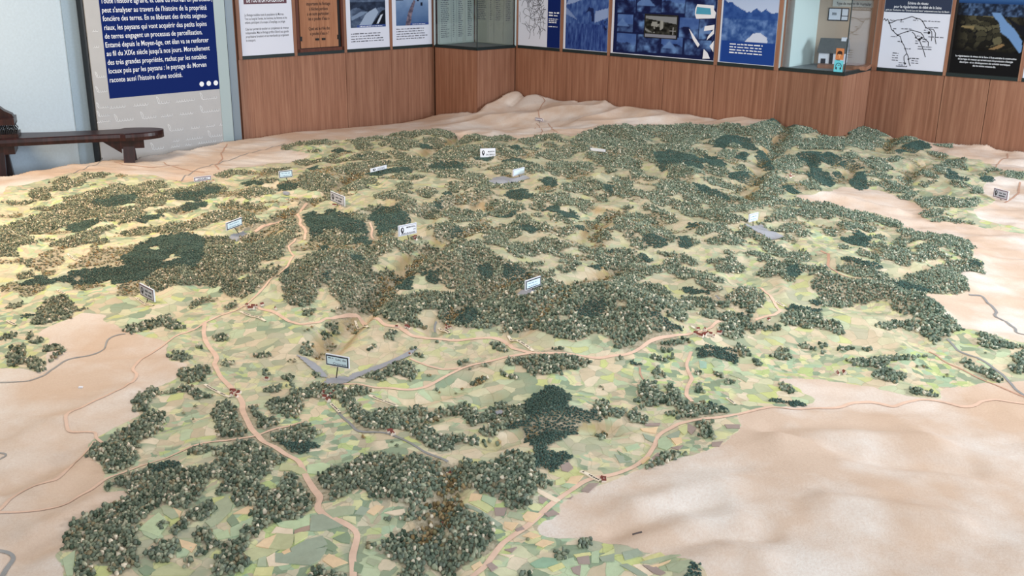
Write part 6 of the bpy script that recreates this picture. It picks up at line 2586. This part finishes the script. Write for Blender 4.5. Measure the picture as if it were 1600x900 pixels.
# ---------------------------------------------------------------- name strips and tiny villages
STRIPS = [(320, 602, 360, 622, .011), (577, 619, 622, 637, .011), (375, 488, 415, 503, .010), (517, 632, 531, 646, .010), (794, 526, 833, 550, .012), (907, 738, 938, 753, .013), (1080, 511, 1104, 519, .011), (1212, 472, 1226, 480, .012), (1135, 623, 1149, 633, .010), (212, 466, 240, 478, .010), (686, 514, 702, 522, .011), (106, 398, 127, 409, .010), (90, 454, 101, 460, .010), (11, 502, 25, 509, .012), (555, 503, 575, 513, .010)]
for k, (x0, y0, x1, y1, wd) in enumerate(STRIPS):
    a, b_ = ground([(x0, y0), (x1, y1)])
    d = (b_ - a)[:2]
    ln = float(np.linalg.norm(d))
    d /= ln
    nr = np.array([-d[1], d[0]])
    if nr[1] < 0:
        nr = -nr
    m_ = 8
    ts = np.linspace(0, ln, m_ + 1)
    top, low = [], []
    mb = MB()
    rows = []
    for sgn in (-1, 1):
        q = a[:2] + d * ts[:, None] + nr * sgn * wd / 2
        zc = np.maximum(sampleZ(Z, q[:, 0], q[:, 1]), sampleZ(Z, (a[:2] + d * ts[:, None])[:, 0], (a[:2] + d * ts[:, None])[:, 1])) + .005
        rows.append(np.c_[q, zc])
    vs = list(rows[0]) + list(rows[1]) + [p - (0, 0, .004) for p in rows[0]] + [p - (0, 0, .004) for p in rows[1]]
    n = m_ + 1
    fs = []
    for i in range(m_):
        fs += [(i, i + 1, n + i + 1, n + i), (2 * n + i, 2 * n + i + 1, i + 1, i), (n + i, n + i + 1, 3 * n + i + 1, 3 * n + i)]
    mb.add(vs, fs)
    st = mb.build('name_strip', M['cream'])
    keep(st, relief)
    # print too small to read: short letter strokes
    mb = MB()
    r_ = random.Random(k)
    t = ln * .10
    while t < ln * .88:
        w_ = r_.uniform(.003, .008)
        if r_.random() < .8:
            for (u0, u1) in ((t, t + w_),):
                pts_ = []
                for uu, vv in ((u0, -.22), (u1, -.22), (u1, .25), (u0, .2)):
                    q = a[:2] + d * uu + nr * vv * wd
                    f = min(uu / ln, 1) * m_
                    i = min(int(f), m_ - 1)
                    ff = f - i
                    s_ = vv + .5
                    zq = (rows[0][i, 2] * (1 - s_) + rows[1][i, 2] * s_) * (1 - ff) + (rows[0][i + 1, 2] * (1 - s_) + rows[1][i + 1, 2] * s_) * ff
                    pts_.append((q[0], q[1], zq + .0006))
                mb.add(pts_, [(0, 1, 2, 3)])
        t += w_ + .0022
    if mb.f:
        q = mb.build('lettering', M['brownink'])
        q.parent = st
        q['kind'] = 'stuff'
VILL = [(397, 480, 10, 12, 4), (1106, 521, 16, 22, 6), (701, 513, 4, 5, 3), (615, 677, 5, 7, 4), (367, 617, 6, 9, 4), (418, 594, 3, 4, 3), (515, 622, 8, 9, 9), (641, 374, 7, 9, 3), (1236, 276, 9, 10, 4), (942, 752, 3, 4, 2), (700, 742, 3, 4, 14), (692, 823, 2, 2, 3), (630, 511, 4, 10, 3), (327, 284, 6, 12, 2), (430, 484, 1, 1, 1), (1312, 584, 4, 10, 2), (524, 322, 4, 10, 2), (640, 555, 1, 1, 1), (1203, 500, 2, 3, 2)]
hv = [(-.5, -.5, 0), (.5, -.5, 0), (.5, .5, 0), (-.5, .5, 0), (-.5, -.5, .6), (.5, -.5, .6), (.5, .5, .6), (-.5, .5, .6), (-.5, 0, 1.1), (.5, 0, 1.1)]
hf = [(0, 1, 5, 4), (2, 3, 7, 6), (1, 2, 6, 9, 5), (3, 0, 4, 8, 7), (4, 5, 9, 8), (6, 7, 8, 9)]
hm = bpy.data.meshes.new('house')
hm.from_pydata([(x * .013, y * .009, z * .010) for x, y, z in hv], [], hf)
hm.materials.append(M['housewall'])
hm.materials.append(M['houseroof'])
hm.polygons.foreach_set('material_index', [0, 0, 0, 0, 1, 1])
hp, hr = [], random.Random(8)
for x, y, n, rx, ry in VILL:
    for k in range(n):
        hp.append((x + hr.uniform(-rx, rx), y + hr.uniform(-ry, ry)))
for x, y, z in ground(hp):
    o = bpy.data.objects.new('house', hm)
    COL.objects.link(o)
    o.parent = relief
    o.location = (x, y - 5, z)
    o.rotation_euler = (0, 0, hr.uniform(0, 3.14))
    s = hr.uniform(.8, 1.5)
    o.scale = (s, s, s)

# ---------------------------------------------------------------- standing placards on pins
M['bluegrey'] = mat('blue_grey_ink', (120, 150, 176), .6)
SIGNS = [
 # TL, TR, height px, foot px, face, border, text lines / kind, label
 ((750.4, 232.4), (774.2, 231.6), 13.3, (762.4, 247), 'signwhite', None, ('logo', 'MAISON', 'DU SEIGLE'), 'white placard with dark plant logo and two text lines among far central woods'),
 ((302.9, 277.3), (329.6, 274.0), 6.9, (317.3, 287), 'signwhite', 'redink', ('one', 'SAULIEU'), 'long low white town placard with dark red border at the far left farmland edge'),
 ((435.7, 267.7), (456.7, 265.3), 10.7, (451.0, 285), 'lblue', 'ink', ('dash',), 'light blue placard on a pin behind the far left sand bay'),
 ((515.8, 298.3), (537.5, 307.2), 15, (526.7, 321), 'siggrey', 'greyink', ('logo', '', ''), 'grey placard turned right with pin shaped logo above the round conifer hill'),
 ((579.3, 263.7), (604.4, 257.7), 5.6, (591.5, 271), 'signwhite', None, ('logo', '', ''), 'low white placard leaning back with its left lower corner dark, left of centre'),
 ((353.7, 348.3), (378.0, 339.3), 12, (374.5, 366), 'lblue', 'ink', ('dash',), 'tilted light blue placard on a leaning black pin by a small grey lake at left'),
 ((622.7, 353.3), (651.0, 347.6), 16.5, (639.0, 374), 'signwhite', 'siggrey', ('logo', 'MEMORIAL', 'DE', 'DUN-LES-PLACES'), 'white memorial placard with oval logo below the round conifer hill'),
 ((802.2, 265.3), (819.8, 260.9), 10, (812.7, 276), 'lblue', 'siggrey', ('plain',), 'small pale blue blank placard beside the narrow grey lake at upper centre'),
 ((821.6, 439.2), (845.3, 431.0), 14.8, (832.0, 454), 'lblue', 'ink', ('dash',), 'light blue placard with dark frame in the middle of the central woods'),
 ((508.5, 552.5), (544.5, 559.0), 18, (525.0, 592), 'lblue', 'ink', ('lake', 'Lac du', 'Crescent'), 'largest light blue lake placard standing in the forked grey lake in the foreground'),
 ((217.3, 442.2), (239.1, 453.3), 19, (229.0, 472), 'siggrey', 'redink', ('logo', '', ''), 'grey mauve placard with dark portrait seen edge-on at the left'),
 ((1171.4, 335.2), (1185.4, 331.7), 12, (1177, 353), 'lblue', 'siggrey', ('dash',), 'small pale blue placard beside the blue grey lake at right'),
 ((1553.3, 293.3), (1576.0, 299.3), 13.7, (1564.7, 313), 'siggrey', 'redink', ('logo', '', ''), 'brown framed placard with wedge shaped logo on the right hand sand'),
 ((836.0, 183.3), (848.0, 185.3), 4.7, (843.2, 192.5), 'signwhite', 'redink', ('dash',), 'tiny far placard on the sand below the pale hills'),
 ((922.0, 231.0), (945.5, 233.6), 4.0, (933.0, 240), 'signwhite', None, ('plain',), 'white placard nearly hidden behind the upper central ridge'),
]
feet = ground([s[3] for s in SIGNS])
for (TL, TR, hpx, ft, face, border, content, lab), B in zip(SIGNS, feet):
    mid = ((TL[0] + TR[0]) / 2, (TL[1] + TR[1]) / 2)
    r_ = ray(*mid)
    C = CP + r_ * (B[1] / r_[1])
    depth = float((C - CP) @ CF)
    zt = C[2]
    A3, B3 = atz(*TL, zt), atz(*TR, zt)
    e = (B3 - A3)
    wlen = float(np.linalg.norm(e))
    e /= wlen
    # keep the board's middle over its pin
    A3 = C - e * wlen / 2
    hgt = hpx * depth / FPX / .96
    nrm = np.array([e[1], -e[0], 0])
    if nrm @ (CP - C) < 0:
        nrm = -nrm
    fr_ = Local(A3 - np.array([0, 0, hgt]), e, (0, 0, 1), nrm)
    root = empty('placard', B, lab, 'sign')
    th = .007

    def slab(nm, a0, a1, b0, b1, d0, d1, mt):
        mb = MB()
        mb.box8([fr_.P(a0, b0, d1), fr_.P(a1, b0, d1), fr_.P(a1, b0, d0), fr_.P(a0, b0, d0), fr_.P(a0, b1, d1), fr_.P(a1, b1, d1), fr_.P(a1, b1, d0), fr_.P(a0, b1, d0)])
        return mb.build(nm, mt, root)
    slab('board', 0, wlen, 0, hgt, -th, 0, M['white'])
    k = .004
    if border:
        slab('border', k * .6, wlen - k * .6, k * .6, hgt - k * .6, 0, .0008, M[border])
    kk = .0068 if border else .003
    slab('face', kk, wlen - kk, kk, hgt - kk, 0, .0014, M[face])
    mb = MB()
    cxp = C - nrm * (th / 2)
    zb_ = C[2] - hgt
    gz = float(sampleZ(Z, C[0], C[1]))
    mb.tube((B[0], B[1], min(B[2], gz) - .004), (cxp[0], cxp[1], max(zb_ + .004, gz + .01)), .0022, n=6)
    mb.build('pin', M['black'], root)
    d_ = .0018
    if content[0] in ('logo',):
        u0 = .08 * wlen
        disc('logo', fr_, wlen * .2, hgt * .55, wlen * .09, hgt * .26, d_, M['ink'], root, n=10)
        flat('logo_tail', fr_, [(wlen * .12, hgt * .42), (wlen * .28, hgt * .42), (wlen * .2, hgt * .18)], d_ + .0003, M['ink'], root)
        disc('logo_gap', fr_, wlen * .21, hgt * .58, wlen * .03, hgt * .14, d_ + .0006, M[face], root, n=8)
        ls = [t for t in content[1:] if t]
        if len(ls) == 2:
            text_mesh('lettering', ls[0], fr_, wlen * .5, hgt * .56, d_, hgt * .24, M['ink'], root, width=wlen * .42, bold=.02)
            text_mesh('lettering', ls[1], fr_, wlen * .38, hgt * .22, d_, hgt * .24, M['ink'], root, width=wlen * .56, bold=.02)
        elif len(ls) == 3:
            text_mesh('lettering', ls[0], fr_, wlen * .42, hgt * .66, d_, hgt * .2, M['ink'], root, width=wlen * .5, bold=.02)
            text_mesh('lettering', ls[1], fr_, wlen * .8, hgt * .4, d_, hgt * .18, M['greyink'], root, width=wlen * .12, bold=.02)
            text_mesh('lettering', ls[2], fr_, wlen * .14, hgt * .12, d_, hgt * .2, M['ink'], root, width=wlen * .76, bold=.02)
        else:
            dashes('lettering', fr_, wlen * .4, wlen * .88, [hgt * .25, hgt * .55], hgt * .17, d_, M['greyink'], root, int(ft[0]), ragged=.1)
    elif content[0] == 'one':
        text_mesh('lettering', content[1], fr_, wlen * .2, hgt * .32, d_, hgt * .5, M['ink'], root, width=wlen * .6, bold=.02)
    elif content[0] == 'lake':
        text_mesh('lettering', content[1], fr_, wlen * .44, hgt * .58, d_, hgt * .28, M['greyink'], root, width=wlen * .44, bold=.01)
        text_mesh('lettering', content[2], fr_, wlen * .32, hgt * .18, d_, hgt * .28, M['greyink'], root, width=wlen * .58, bold=.01)
        dashes('wave_mark', fr_, wlen * .12, wlen * .36, [hgt * .68], hgt * .09, d_, M['greyink'], root, 3, ragged=0)
    elif content[0] == 'dash':
        dashes('lettering', fr_, wlen * .16, wlen * .86, [hgt * .26, hgt * .58], hgt * .10, d_, M['bluegrey'], root, int(ft[0]), ragged=.2)

# small litter on the bare plaster
a, b_ = ground([(123, 606), (130, 604.5)])
mb = MB()
mb.box(a[0], b_[0], a[1] - .004, a[1] + .006, a[2], a[2] + .005)
q = mb.build('paper_scrap', M['signwhite'])
tag(q, 'tiny white paper scrap lying on the left hand sand', 'scrap')
a, b_ = ground([(988, 836), (1003, 832)])
mb = MB()
mb.tube(a + (0, 0, .002), b_ + (0, 0, .002), .0022, n=6)
q = mb.build('twig', M['darkwood'])
tag(q, 'tiny brown twig lying on the bare sand in the right foreground', 'twig')
